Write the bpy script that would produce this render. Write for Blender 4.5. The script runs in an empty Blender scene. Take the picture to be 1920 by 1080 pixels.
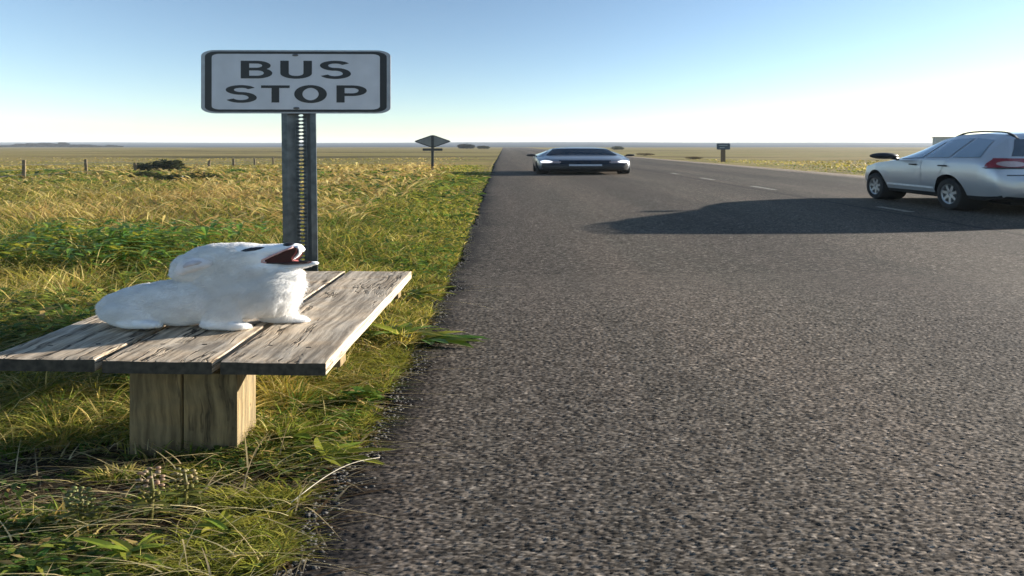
import bpy, bmesh, math, random
import numpy as np
from mathutils import Vector, Matrix, Euler
from mathutils.bvhtree import BVHTree

R = math.radians
C = bpy.context.scene.collection
rng = np.random.default_rng(7)
random.seed(7)
ST = 3.16            # things in this place are wide: lateral proportion of its objects

# ------------------------------------------------------------------ helpers
def tag(o, label=None, cat=None, group=None, kind=None):
    if label: o['label'] = label
    if cat: o['category'] = cat
    if group: o['group'] = group
    if kind: o['kind'] = kind
    return o

def empty(name, loc, label, cat, group=None, rz=0.0):
    o = bpy.data.objects.new(name, None); C.objects.link(o)
    o.empty_display_size = 0.2
    o.location = loc; o.rotation_euler = (0, 0, rz)
    return tag(o, label, cat, group)

def link(name, me, mats, parent=None, smooth=False, sharp=None):
    o = bpy.data.objects.new(name, me); C.objects.link(o)
    if not isinstance(mats, (list, tuple)): mats = [mats]
    if len(me.materials) == 0:
        for m in mats: me.materials.append(m)
    if smooth:
        me.polygons.foreach_set('use_smooth', [True] * len(me.polygons))
        if sharp: me.set_sharp_from_angle(angle=R(sharp))
    if parent: o.parent = parent
    return o

class MB:
    """collects shapes for one mesh"""
    def __init__(s): s.v = []; s.f = []; s.m = []
    def add(s, vs, fs, mi=0):
        b = len(s.v); s.v += [tuple(v) for v in vs]
        for f in fs: s.f.append(tuple(i + b for i in f)); s.m.append(mi)
        return s
    def box(s, x0, x1, y0, y1, z0, z1, mi=0):
        vs = [(x, y, z) for z in (z0, z1) for y in (y0, y1) for x in (x0, x1)]
        return s.add(vs, [(0, 2, 3, 1), (4, 5, 7, 6), (0, 1, 5, 4), (2, 6, 7, 3), (0, 4, 6, 2), (1, 3, 7, 5)], mi)
    def tube(s, pts, rad, n=8, sx=1.0, mi=0, cap=True):
        """tube along a polyline, radius per point, widened by sx in x"""
        pts = [Vector(p) for p in pts]
        if not isinstance(rad, (list, tuple)): rad = [rad] * len(pts)
        vs = []; fs = []
        for i, p in enumerate(pts):
            d = (pts[min(i + 1, len(pts) - 1)] - pts[max(i - 1, 0)])
            d = d.normalized() if d.length else Vector((0, 0, 1))
            a = d.orthogonal().normalized() if i == 0 else (a - d * a.dot(d)).normalized()
            b = d.cross(a)
            for k in range(n):
                t = 2 * math.pi * k / n
                q = (a * math.cos(t) + b * math.sin(t)) * rad[i]
                vs.append((p.x + q.x * sx, p.y + q.y, p.z + q.z))
        for i in range(len(pts) - 1):
            for k in range(n):
                k2 = (k + 1) % n
                fs.append((i * n + k, i * n + k2, (i + 1) * n + k2, (i + 1) * n + k))
        if cap:
            fs.append(tuple(range(n))[::-1]); fs.append(tuple(range((len(pts) - 1) * n, len(pts) * n)))
        return s.add(vs, fs, mi)
    def ball(s, c, r, nu=16, nv=10, mi=0):
        vs = [(c[0], c[1], c[2] - r[2])]
        for j in range(1, nv):
            ph = math.pi * j / nv - math.pi / 2
            for i in range(nu):
                t = 2 * math.pi * i / nu
                vs.append((c[0] + r[0] * math.cos(ph) * math.cos(t), c[1] + r[1] * math.cos(ph) * math.sin(t), c[2] + r[2] * math.sin(ph)))
        vs.append((c[0], c[1], c[2] + r[2]))
        fs = [(0, 1 + (i + 1) % nu, 1 + i) for i in range(nu)]
        for j in range(nv - 2):
            for i in range(nu):
                a = 1 + j * nu + i; b = 1 + j * nu + (i + 1) % nu
                fs.append((a, b, b + nu, a + nu))
        t = len(vs) - 1; o = 1 + (nv - 2) * nu
        fs += [(o + i, o + (i + 1) % nu, t) for i in range(nu)]
        return s.add(vs, fs, mi)
    def mesh(s, name):
        me = bpy.data.meshes.new(name)
        me.from_pydata(s.v, [], s.f); me.update()
        return me
    def build(s, name, mats, parent=None, smooth=False, sharp=None, bevel=0):
        me = s.mesh(name)
        if not isinstance(mats, (list, tuple)): mats = [mats]
        for m in mats: me.materials.append(m)
        if len(mats) > 1: me.polygons.foreach_set('material_index', s.m)
        if bevel:
            bm = bmesh.new(); bm.from_mesh(me)
            es = [e for e in bm.edges if len(e.link_faces) == 2 and e.calc_face_angle(0) > R(40)]
            bmesh.ops.bevel(bm, geom=es, offset=bevel, segments=2, profile=0.6, affect='EDGES')
            bm.to_mesh(me); bm.free()
        return link(name, me, mats, parent, smooth, sharp)

def npmesh(name, V, F, col=None, colname='col'):
    """V (n,3), F (m,k) numpy arrays -> mesh"""
    me = bpy.data.meshes.new(name)
    n, m, k = len(V), len(F), F.shape[1]
    me.vertices.add(n); me.vertices.foreach_set('co', np.ascontiguousarray(V, dtype=np.float32).ravel())
    me.loops.add(m * k); me.loops.foreach_set('vertex_index', np.ascontiguousarray(F, dtype=np.int32).ravel())
    me.polygons.add(m)
    me.polygons.foreach_set('loop_start', np.arange(0, m * k, k, dtype=np.int32))
    me.polygons.foreach_set('loop_total', np.full(m, k, dtype=np.int32))
    me.update(calc_edges=True)
    if col is not None:
        a = me.attributes.new(colname, 'FLOAT_COLOR', 'POINT')
        c4 = np.ones((n, 4), dtype=np.float32); c4[:, :3] = col
        a.data.foreach_set('color', c4.ravel())
    return me

def hash2(ix, iy, s):
    h = (ix.astype(np.int64) * 374761393 + iy.astype(np.int64) * 668265263 + s * 1442695041) & 0xffffffff
    h = ((h ^ (h >> 13)) * 1274126177) & 0xffffffff
    h = ((h ^ (h >> 16)) * 2246822519) & 0xffffffff
    return ((h ^ (h >> 15)) & 0xffffff) / float(0xffffff)

def vn(x, y, s=0):
    x = np.asarray(x, float); y = np.asarray(y, float)
    ix = np.floor(x); iy = np.floor(y); fx = x - ix; fy = y - iy
    fx = fx * fx * (3 - 2 * fx); fy = fy * fy * (3 - 2 * fy)
    a = hash2(ix, iy, s); b = hash2(ix + 1, iy, s); c = hash2(ix, iy + 1, s); d = hash2(ix + 1, iy + 1, s)
    return (a * (1 - fx) + b * fx) * (1 - fy) + (c * (1 - fx) + d * fx) * fy

def fbm(x, y, s=0, o=3):
    t = 0; a = 0.5; n = 0
    for i in range(o):
        t = t + a * vn(x * 2 ** i, y * 2 ** i, s + i * 17); n += a; a *= 0.5
    return t / n

# ------------------------------------------------------------------ camera
F_PX, CAM_Z, HOR = 1000.0, 1.5525, 273.5
YAW = math.atan(15 / F_PX)
cam = bpy.data.objects.new('camera', bpy.data.cameras.new('camera')); C.objects.link(cam)
cam.location = (0, 0, CAM_Z); cam.rotation_euler = Euler((math.pi / 2, 0, -YAW))
cam.data.sensor_width = 36; cam.data.lens = F_PX / 1920 * 36
cam.data.shift_y = -(540 - HOR) / 1920
cam.data.clip_start = 0.05; cam.data.clip_end = 12000
cam.data.dof.use_dof = True; cam.data.dof.focus_distance = 3.1; cam.data.dof.aperture_fstop = 5.6
bpy.context.scene.camera = cam
CM = cam.rotation_euler.to_matrix()
def ray(px, py): return CM @ Vector(((px - 960) / F_PX, (HOR - py) / F_PX, -1.0))
def P(px, py, z=0.0):
    """point of the photograph on the level plane at height z"""
    d = ray(px, py); t = (z - CAM_Z) / d.z
    return Vector((d.x * t, d.y * t, z))
def Q(px, py, y):
    """point of the photograph on the upright plane at distance y"""
    d = ray(px, py); t = y / d.y
    return Vector((d.x * t, y, CAM_Z + d.z * t))

# ------------------------------------------------------------------ light
SUN_EL, SUN_AZ = R(10.4), R(74.5)       # azimuth clockwise from +Y
world = bpy.data.worlds.new('World'); bpy.context.scene.world = world; world.use_nodes = True
wn = world.node_tree.nodes; wl = world.node_tree.links
sky = wn.new('ShaderNodeTexSky'); sky.sky_type = 'NISHITA'; sky.sun_disc = False
sky.sun_elevation = SUN_EL; sky.sun_rotation = SUN_AZ
sky.air_density = 0.8; sky.dust_density = 0.12; sky.ozone_density = 1.6
wl.new(sky.outputs[0], wn['Background'].inputs[0]); wn['Background'].inputs[1].default_value = 0.067
sd = Vector((math.sin(SUN_AZ) * math.cos(SUN_EL), math.cos(SUN_AZ) * math.cos(SUN_EL), math.sin(SUN_EL)))
sun = bpy.data.objects.new('sun', bpy.data.lights.new('sun', 'SUN')); C.objects.link(sun)
sun.data.energy = 5.0; sun.data.angle = R(0.5); sun.data.color = (1.0, 0.93, 0.82)
sun.rotation_euler = sd.to_track_quat('Z', 'Y').to_euler(); sun.location = (60, 10, 20)
vs = bpy.context.scene.view_settings
vs.view_transform = 'Standard'; vs.look = 'None'; vs.gamma = 1; vs.exposure = 1.70
cy = bpy.context.scene.cycles
cy.max_bounces = 8; cy.diffuse_bounces = 4; cy.glossy_bounces = 3; cy.transparent_max_bounces = 12
cy.volume_bounces = 0; cy.use_denoising = True; cy.sample_clamp_indirect = 6
cy.use_adaptive_sampling = True; cy.adaptive_threshold = 0.015

# ------------------------------------------------------------------ materials
def mat(name):
    m = bpy.data.materials.new(name); m.use_nodes = True
    return m, m.node_tree.nodes, m.node_tree.links, m.node_tree.nodes['Principled BSDF']

def plain(name, col, rough=0.5, metal=0.0, var=0.12, vscale=20.0, spec=0.5, coat=0.0, bump=0.0, bscale=60.0):
    """a base colour with faint mottling"""
    m, n, l, b = mat(name)
    tc = n.new('ShaderNodeTexCoord'); nz = n.new('ShaderNodeTexNoise'); nz.inputs['Scale'].default_value = vscale
    nz.inputs['Detail'].default_value = 5; l.new(tc.outputs['Object'], nz.inputs['Vector'])
    cr = n.new('ShaderNodeValToRGB'); e = cr.color_ramp.elements
    e[0].position = 0.3; e[1].position = 0.7
    e[0].color = (*[c * (1 - var) for c in col], 1); e[1].color = (*[min(1, c * (1 + var)) for c in col], 1)
    l.new(nz.outputs['Fac'], cr.inputs[0]); l.new(cr.outputs[0], b.inputs['Base Color'])
    b.inputs['Roughness'].default_value = rough; b.inputs['Metallic'].default_value = metal
    b.inputs['Specular IOR Level'].default_value = spec; b.inputs['Coat Weight'].default_value = coat
    if bump:
        n2 = n.new('ShaderNodeTexNoise'); n2.inputs['Scale'].default_value = bscale; l.new(tc.outputs['Object'], n2.inputs['Vector'])
        bp = n.new('ShaderNodeBump'); bp.inputs['Strength'].default_value = bump; bp.inputs['Distance'].default_value = 0.01
        l.new(n2.outputs['Fac'], bp.inputs['Height']); l.new(bp.outputs[0], b.inputs['Normal'])
    return m

def node(n, l, typ, ins=None, **props):
    x = n.new(typ)
    for k, v in props.items(): setattr(x, k, v)
    for k, v in (ins or {}).items():
        if hasattr(v, 'is_output'): l.new(v, x.inputs[k])
        else: x.inputs[k].default_value = v
    return x

def ramp(n, l, fac, stops):
    r = n.new('ShaderNodeValToRGB'); e = r.color_ramp.elements
    while len(e) < len(stops): e.new(0.5)
    for el, (p, c) in zip(e, stops):
        el.position = p; el.color = (*c, 1) if len(c) == 3 else c
    l.new(fac, r.inputs[0]); return r

def mixc(n, l, fac, a, b, mode='MIX'):
    x = n.new('ShaderNodeMix'); x.data_type = 'RGBA'; x.blend_type = mode
    for i, v in ((0, fac), (6, a), (7, b)):
        if hasattr(v, 'is_output'): l.new(v, x.inputs[i])
        else: x.inputs[i].default_value = v if i == 0 else (*v, 1)
    return x.outputs[2]

def attr_leaf(name, trans=0.35, rough=0.55, spec=0.25):
    """leaf or blade: colour from the mesh, some light passes through"""
    m, n, l, b = mat(name)
    a = node(n, l, 'ShaderNodeAttribute', attribute_name='col')
    b.inputs['Roughness'].default_value = rough; b.inputs['Specular IOR Level'].default_value = spec
    l.new(a.outputs['Color'], b.inputs['Base Color'])
    t = node(n, l, 'ShaderNodeBsdfTranslucent', {'Color': a.outputs['Color']})
    mx = node(n, l, 'ShaderNodeMixShader', {0: trans, 1: b.outputs[0], 2: t.outputs[0]})
    l.new(mx.outputs[0], n['Material Output'].inputs[0])
    return m

M = {}
M['blade'] = attr_leaf('grass_blade', 0.4)
M['leaf'] = attr_leaf('weed_leaf', 0.45, 0.4, 0.4)

# asphalt with exposed chippings
def asphalt():
    m, n, l, b = mat('asphalt')
    tc = n.new('ShaderNodeTexCoord')
    mp = node(n, l, 'ShaderNodeMapping', {'Vector': tc.outputs['Object'], 'Scale': (1 / ST, 1, 1)})
    v1 = node(n, l, 'ShaderNodeTexVoronoi', {'Vector': mp.outputs[0], 'Scale': 105.0}, feature='F1')
    sep = node(n, l, 'ShaderNodeSeparateColor', {0: v1.outputs['Color']})
    chip = ramp(n, l, sep.outputs[0], [(0.0, (0.022, 0.020, 0.018)), (0.35, (0.066, 0.060, 0.053)), (0.7, (0.118, 0.106, 0.094)), (0.93, (0.17, 0.152, 0.134)), (1.0, (0.36, 0.33, 0.30))])
    at = node(n, l, 'ShaderNodeAttribute', attribute_name='chip')
    base = mixc(n, l, at.outputs['Alpha'], chip.outputs[0], at.outputs['Color'])
    # worn lanes, oil and patches lying in the surface
    mp2 = node(n, l, 'ShaderNodeMapping', {'Vector': tc.outputs['Object'], 'Scale': (0.75, 0.10, 1)})
    big = node(n, l, 'ShaderNodeTexNoise', {'Vector': mp2.outputs[0], 'Scale': 1.0, 'Detail': 6.0, 'Roughness': 0.6})
    tint = ramp(n, l, big.outputs['Fac'], [(0.3, (0.84, 0.83, 0.77)), (0.5, (1.02, 0.955, 0.88)), (0.7, (1.22, 1.10, 1.0))])
    mid = node(n, l, 'ShaderNodeTexNoise', {'Vector': mp.outputs[0], 'Scale': 14.0, 'Detail': 6.0, 'Roughness': 0.85})
    tint2 = ramp(n, l, mid.outputs['Fac'], [(0.34, (0.76, 0.76, 0.77)), (0.66, (1.22, 1.205, 1.18))])
    c = mixc(n, l, 1.0, base, tint.outputs[0], 'MULTIPLY'); c = mixc(n, l, 1.0, c, tint2.outputs[0], 'MULTIPLY')
    sx_ = node(n, l, 'ShaderNodeSeparateXYZ', {0: tc.outputs['Object']})
    wob_ = node(n, l, 'ShaderNodeMath', {0: big.outputs['Fac'], 1: 1.6, 2: sx_.outputs['X']}, operation='MULTIPLY_ADD')
    ph = node(n, l, 'ShaderNodeMath', {0: wob_.outputs[0], 1: 1.444, 2: -4.2}, operation='MULTIPLY_ADD')
    sn = node(n, l, 'ShaderNodeMath', {0: ph.outputs[0]}, operation='COSINE')
    trk = ramp(n, l, node(n, l, 'ShaderNodeMath', {0: sn.outputs[0], 1: 0.5, 2: 0.5}, operation='MULTIPLY_ADD').outputs[0], [(0.0, (0.86, 0.86, 0.87)), (1.0, (1.10, 1.085, 1.06))])
    c = mixc(n, l, 1.0, c, trk.outputs[0], 'MULTIPLY')
    sd_ = node(n, l, 'ShaderNodeMath', {0: sx_.outputs['X'], 1: -9.05}, operation='ADD')
    sd2_ = node(n, l, 'ShaderNodeMath', {0: sd_.outputs[0]}, operation='ABSOLUTE')
    seam = node(n, l, 'ShaderNodeMapRange', {'Value': sd2_.outputs[0], 'From Min': 0.03, 'From Max': 0.12, 'To Min': 0.65, 'To Max': 0.0})
    c = mixc(n, l, seam.outputs[0], c, (0.03, 0.026, 0.025))
    wr = node(n, l, 'ShaderNodeAttribute', attribute_name='wear')
    wm = node(n, l, 'ShaderNodeMath', {0: wr.outputs['Fac'], 1: big.outputs['Fac']}, operation='MULTIPLY')
    wm2 = node(n, l, 'ShaderNodeMath', {0: wm.outputs[0], 1: 2.1}, operation='MULTIPLY', use_clamp=True)
    c = mixc(n, l, wm2.outputs[0], c, (0.014, 0.014, 0.015))
    l.new(c, b.inputs['Base Color'])
    b.inputs['Roughness'].default_value = 0.9; b.inputs['Specular IOR Level'].default_value = 0.08
    fine = node(n, l, 'ShaderNodeTexNoise', {'Vector': mp.outputs[0], 'Scale': 260.0, 'Detail': 3.0})
    hgt = node(n, l, 'ShaderNodeMath', {0: v1.outputs['Distance'], 1: -0.9}, operation='MULTIPLY')
    rnd = node(n, l, 'ShaderNodeMath', {0: sep.outputs[1], 1: 0.7, 2: hgt.outputs[0]}, operation='MULTIPLY_ADD')
    inv = node(n, l, 'ShaderNodeMath', {0: 1.0, 1: at.outputs['Alpha']}, operation='SUBTRACT')
    rn2 = node(n, l, 'ShaderNodeMath', {0: rnd.outputs[0], 1: inv.outputs[0]}, operation='MULTIPLY')
    tot = node(n, l, 'ShaderNodeMath', {0: fine.outputs['Fac'], 1: 0.35, 2: rn2.outputs[0]}, operation='MULTIPLY_ADD')
    bp = node(n, l, 'ShaderNodeBump', {'Strength': 0.55, 'Distance': 0.005, 'Height': tot.outputs[0]})
    l.new(bp.outputs[0], b.inputs['Normal'])
    return m
M['asphalt'] = asphalt()

def ground_mat():
    m, n, l, b = mat('prairie_ground')
    geo = n.new('ShaderNodeNewGeometry'); pos = geo.outputs['Position']
    mp = node(n, l, 'ShaderNodeMapping', {'Vector': pos, 'Scale': (0.008, 0.07, 1)})
    nz = node(n, l, 'ShaderNodeTexNoise', {'Vector': mp.outputs[0], 'Scale': 1.0, 'Detail': 8.0, 'Roughness': 0.62})
    field = ramp(n, l, nz.outputs['Fac'], [(0.34, (0.075, 0.062, 0.02)), (0.43, (0.19, 0.148, 0.05)), (0.50, (0.30, 0.225, 0.085)), (0.56, (0.20, 0.175, 0.05)), (0.66, (0.34, 0.25, 0.11))])
    mp3 = node(n, l, 'ShaderNodeMapping', {'Vector': pos, 'Scale': (0.5, 1.6, 1)})
    n3 = node(n, l, 'ShaderNodeTexNoise', {'Vector': mp3.outputs[0], 'Scale': 1.0, 'Detail': 8.0, 'Roughness': 0.7})
    t3 = ramp(n, l, n3.outputs['Fac'], [(0.3, (0.6, 0.62, 0.55)), (0.7, (1.25, 1.2, 1.15))])
    field2 = mixc(n, l, 1.0, field.outputs[0], t3.outputs[0], 'MULTIPLY')
    # bare soil and thatch in the long grass close to the road
    mp4 = node(n, l, 'ShaderNodeMapping', {'Vector': pos, 'Scale': (2.5, 8, 8)})
    n4 = node(n, l, 'ShaderNodeTexNoise', {'Vector': mp4.outputs[0], 'Scale': 2.0, 'Detail': 8.0, 'Roughness': 0.7})
    soil = ramp(n, l, n4.outputs['Fac'], [(0.3, (0.012, 0.010, 0.007)), (0.52, (0.035, 0.027, 0.016)), (0.75, (0.09, 0.068, 0.04))])
    sx = node(n, l, 'ShaderNodeSeparateXYZ', {0: pos})
    fac = node(n, l, 'ShaderNodeMapRange', {'Value': sx.outputs['Y'], 'From Min': 7.0, 'From Max': 26.0})
    c = mixc(n, l, fac.outputs[0], soil.outputs[0], field2)
    l.new(c, b.inputs['Base Color']); b.inputs['Roughness'].default_value = 0.95; b.inputs['Specular IOR Level'].default_value = 0.1
    bp = node(n, l, 'ShaderNodeBump', {'Strength': 0.8, 'Distance': 0.03, 'Height': n4.outputs['Fac']})
    l.new(bp.outputs[0], b.inputs['Normal'])
    return m
M['ground'] = ground_mat()
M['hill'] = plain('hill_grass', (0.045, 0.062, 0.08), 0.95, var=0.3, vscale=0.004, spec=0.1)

def wood(name, lo, hi, crack=0.5, seed=0.0, up=False):
    m, n, l, b = mat(name)
    tc = n.new('ShaderNodeTexCoord')
    mp = node(n, l, 'ShaderNodeMapping', {'Vector': tc.outputs['Object'], 'Scale': (1 / ST, 1, 1), 'Location': (seed, seed * 1.7, 0)})
    wob = node(n, l, 'ShaderNodeTexNoise', {'Vector': mp.outputs[0], 'Scale': 3.5, 'Detail': 3.0})
    add = node(n, l, 'ShaderNodeVectorMath', {0: wob.outputs['Color'], 1: (0.028, 0.028, 0.0) if up else (0.028, 0.0, 0.028)}, operation='MULTIPLY')
    off = node(n, l, 'ShaderNodeVectorMath', {0: mp.outputs[0], 1: add.outputs[0]}, operation='ADD')
    g1 = node(n, l, 'ShaderNodeMapping', {'Vector': off.outputs[0], 'Scale': (75, 75, 2.2) if up else (75, 2.2, 75)})
    gr = node(n, l, 'ShaderNodeTexNoise', {'Vector': g1.outputs[0], 'Scale': 1.0, 'Detail': 6.0, 'Roughness': 0.65})
    g2 = node(n, l, 'ShaderNodeMapping', {'Vector': off.outputs[0], 'Scale': (20, 20, 0.55) if up else (20, 0.55, 20)})
    cr = node(n, l, 'ShaderNodeTexNoise', {'Vector': g2.outputs[0], 'Scale': 1.0, 'Detail': 5.0, 'Roughness': 0.55})
    pat = node(n, l, 'ShaderNodeTexNoise', {'Vector': mp.outputs[0], 'Scale': 6.0, 'Detail': 5.0, 'Roughness': 0.6})
    base = ramp(n, l, gr.outputs['Fac'], [(0.28, [c * 0.55 for c in lo]), (0.42, lo), (0.62, hi), (0.8, [min(1, c * 1.15) for c in hi])])
    warm = ramp(n, l, pat.outputs['Fac'], [(0.3, (0.80, 0.82, 0.86)), (0.5, (1.0, 0.98, 0.95)), (0.7, (1.18, 1.06, 0.92))])
    c = mixc(n, l, 1.0, base.outputs[0], warm.outputs[0], 'MULTIPLY')
    # drying cracks: thin level lines of the coarse grain
    d = node(n, l, 'ShaderNodeMath', {0: cr.outputs['Fac'], 1: 0.5}, operation='SUBTRACT')
    d2 = node(n, l, 'ShaderNodeMath', {0: d.outputs[0]}, operation='ABSOLUTE')
    ck = node(n, l, 'ShaderNodeMapRange', {'Value': d2.outputs[0], 'From Min': 0.004, 'From Max': 0.017, 'To Min': 1.0, 'To Max': 0.0})
    gate = node(n, l, 'ShaderNodeMapRange', {'Value': pat.outputs['Fac'], 'From Min': 0.42, 'From Max': 0.54})
    ck2 = node(n, l, 'ShaderNodeMath', {0: ck.outputs[0], 1: gate.outputs[0]}, operation='MULTIPLY')
    ck3 = node(n, l, 'ShaderNodeMath', {0: ck2.outputs[0], 1: crack}, operation='MULTIPLY')
    c = mixc(n, l, ck3.outputs[0], c, (0.02, 0.016, 0.012))
    l.new(c, b.inputs['Base Color']); b.inputs['Roughness'].default_value = 0.85; b.inputs['Specular IOR Level'].default_value = 0.25
    h = node(n, l, 'ShaderNodeMath', {0: gr.outputs['Fac'], 1: ck3.outputs[0]}, operation='SUBTRACT')
    bp = node(n, l, 'ShaderNodeBump', {'Strength': 0.8, 'Distance': 0.004, 'Height': h.outputs[0]})
    l.new(bp.outputs[0], b.inputs['Normal'])
    return m
M['plank'] = wood('weathered_plank', (0.20, 0.165, 0.13), (0.40, 0.345, 0.285), 0.95)
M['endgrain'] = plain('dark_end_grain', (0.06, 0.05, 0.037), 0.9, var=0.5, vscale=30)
M['legwood'] = wood('bench_leg_wood', (0.15, 0.112, 0.06), (0.28, 0.21, 0.11), 0.55, 3.3, True)
M['postwood'] = wood('fence_post_wood', (0.14, 0.11, 0.07), (0.26, 0.21, 0.14), 0.6, 9.1)
M['galv'] = plain('galvanised_steel', (0.115, 0.13, 0.145), 0.42, 0.85, var=0.3, vscale=14)
M['signface'] = plain('sign_face', (0.60, 0.61, 0.66), 0.38, 0.0, var=0.08, vscale=5, bump=0.05, bscale=4)
M['signblack'] = plain('sign_black', (0.012, 0.013, 0.018), 0.4, var=0.2)
M['signedge'] = plain('sign_bare_metal', (0.34, 0.35, 0.38), 0.45, 0.6, var=0.1)
M['bolt'] = plain('bolt_steel', (0.17, 0.17, 0.18), 0.4, 0.9)
M['nail'] = plain('rusty_nail', (0.03, 0.024, 0.02), 0.7, 0.5)
M['signback'] = plain('sign_back_metal', (0.22, 0.23, 0.24), 0.55, 0.4, var=0.12, vscale=3)
M['darkmetal'] = plain('dark_metal', (0.05, 0.055, 0.06), 0.5, 0.5)
M['postbrown'] = plain('brown_post', (0.14, 0.10, 0.06), 0.8)
M['blue'] = plain('blue_sign_paint', (0.03, 0.06, 0.10), 0.4)
M['paleblue'] = plain('pale_sign_bars', (0.28, 0.33, 0.37), 0.4)
M['shedwall'] = plain('shed_cladding', (0.36, 0.38, 0.35), 0.7, var=0.06, vscale=2)
M['shedroof'] = plain('shed_roof', (0.20, 0.20, 0.19), 0.7)
M['paintline'] = plain('worn_road_paint', (0.24, 0.215, 0.165), 0.7, var=0.45, vscale=14)
M['stone'] = plain('gravel_stone', (0.075, 0.07, 0.065), 0.9, var=0.7, vscale=35)
# cars
M['silver'] = plain('silver_car_paint', (0.50, 0.515, 0.545), 0.32, 0.45, var=0.02, vscale=2, coat=0.7)
M['white'] = plain('pale_car_paint', (0.21, 0.225, 0.255), 0.32, 0.4, var=0.02, vscale=2, coat=0.7)
M['blackplastic'] = plain('black_plastic', (0.014, 0.015, 0.017), 0.5, var=0.2)
M['tyre'] = plain('tyre_rubber', (0.016, 0.016, 0.017), 0.8, var=0.25, vscale=40)
M['rim'] = plain('alloy_rim', (0.40, 0.41, 0.43), 0.35, 0.7)
M['glass'] = plain('tinted_car_glass', (0.016, 0.026, 0.036), 0.04, 0.0, var=0.1, spec=0.8, coat=1.0)
M['glasspale'] = plain('sky_lit_car_glass', (0.20, 0.26, 0.31), 0.06, 0.25, var=0.05, spec=1.0, coat=1.0)
M['darkglass'] = plain('dark_windscreen', (0.010, 0.018, 0.030), 0.08, 0.0, var=0.3, vscale=1.2, spec=0.35)
M['red'] = plain('red_lamp_lens', (0.22, 0.004, 0.008), 0.2, 0.0, var=0.15, vscale=8, coat=1.0)
M['clear'] = plain('clear_lamp_lens', (0.50, 0.36, 0.34), 0.2, 0.2, var=0.2, vscale=8, coat=1.0)
M['trim'] = plain('pale_side_trim', (0.75, 0.75, 0.77), 0.4)
M['chrome'] = plain('chrome', (0.7, 0.71, 0.73), 0.15, 1.0, var=0.02)
M['plate'] = plain('number_plate', (0.45, 0.45, 0.48), 0.4)
def lamp_mat():
    m, n, l, b = mat('lit_headlamp')
    b.inputs['Base Color'].default_value = (0.8, 0.8, 0.8, 1); b.inputs['Roughness'].default_value = 0.15
    tc = n.new('ShaderNodeTexCoord'); nz = node(n, l, 'ShaderNodeTexNoise', {'Vector': tc.outputs['Object'], 'Scale': 6.0})
    r = ramp(n, l, nz.outputs['Fac'], [(0.3, (0.75, 0.8, 0.9)), (0.6, (1, 1, 1))])
    l.new(r.outputs[0], b.inputs['Emission Color']); b.inputs['Emission Strength'].default_value = 0.4
    return m
M['headlamp'] = lamp_mat()
# dog
M['skin'] = plain('white_puppy_coat', (0.95, 0.945, 0.945), 0.8, var=0.02, vscale=6, spec=0.1)
def fur_mat():
    m, n, l, b = mat('white_fur')
    b.inputs['Base Color'].default_value = (0.94, 0.935, 0.93, 1); b.inputs['Roughness'].default_value = 0.7
    b.inputs['Specular IOR Level'].default_value = 0.15
    t = node(n, l, 'ShaderNodeBsdfTranslucent', {'Color': (0.94, 0.935, 0.93, 1)})
    mx = node(n, l, 'ShaderNodeMixShader', {0: 0.5, 1: b.outputs[0], 2: t.outputs[0]})
    a = node(n, l, 'ShaderNodeAttribute', attribute_name='col')
    l.new(a.outputs['Color'], b.inputs['Base Color']); l.new(a.outputs['Color'], t.inputs['Color'])
    l.new(mx.outputs[0], n['Material Output'].inputs[0]); return m
M['fur'] = fur_mat()
M['nose'] = plain('black_nose', (0.015, 0.013, 0.014), 0.3, var=0.3)
M['eye'] = plain('dark_eye', (0.008, 0.008, 0.012), 0.08, coat=1.0)
M['mouth'] = plain('dark_red_mouth', (0.045, 0.004, 0.005), 0.45, var=0.35, vscale=25)
M['tongue'] = plain('pink_tongue', (0.50, 0.16, 0.16), 0.35, var=0.15)
M['lip'] = plain('pink_lip', (0.60, 0.36, 0.35), 0.5, var=0.15)
M['earshade'] = plain('inner_ear_shade', (0.58, 0.52, 0.53), 0.9, var=0.2, vscale=14)
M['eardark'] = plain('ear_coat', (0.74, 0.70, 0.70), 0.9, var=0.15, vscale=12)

exec_parts = True
# ------------------------------------------------------------------ setting
def edge_l(y):
    y = np.asarray(y, float)
    s = np.clip((y - 12) / 30, 0, 1)
    return -0.62 - 0.25 * np.exp(-np.maximum(y - 1.6, -1.5) / 2.0) - 0.2 * s
ROAD_R = 18.8
def gz(x, y):
    """height of the soil beside the road"""
    x = np.asarray(x, float); y = np.asarray(y, float)
    e = edge_l(y); d = np.maximum(e - x, x - ROAD_R)
    inside = d < 0
    w = np.clip(d / 0.5, 0, 1)
    h = -0.015 - 0.02 * w + 0.05 * (fbm(x * 0.5, y * 1.3, 3) - 0.45) * w * np.clip(d / 1.5, 0.3, 1)
    far = np.clip((np.hypot(x * 0.4, y) - 18) / 40, 0, 1)
    h = h + 0.5 * far * (fbm(x * 0.03, y * 0.05, 5) - 0.5) * np.clip(d / 12, 0, 1)
    return np.where(inside, -0.07, h)

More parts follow.
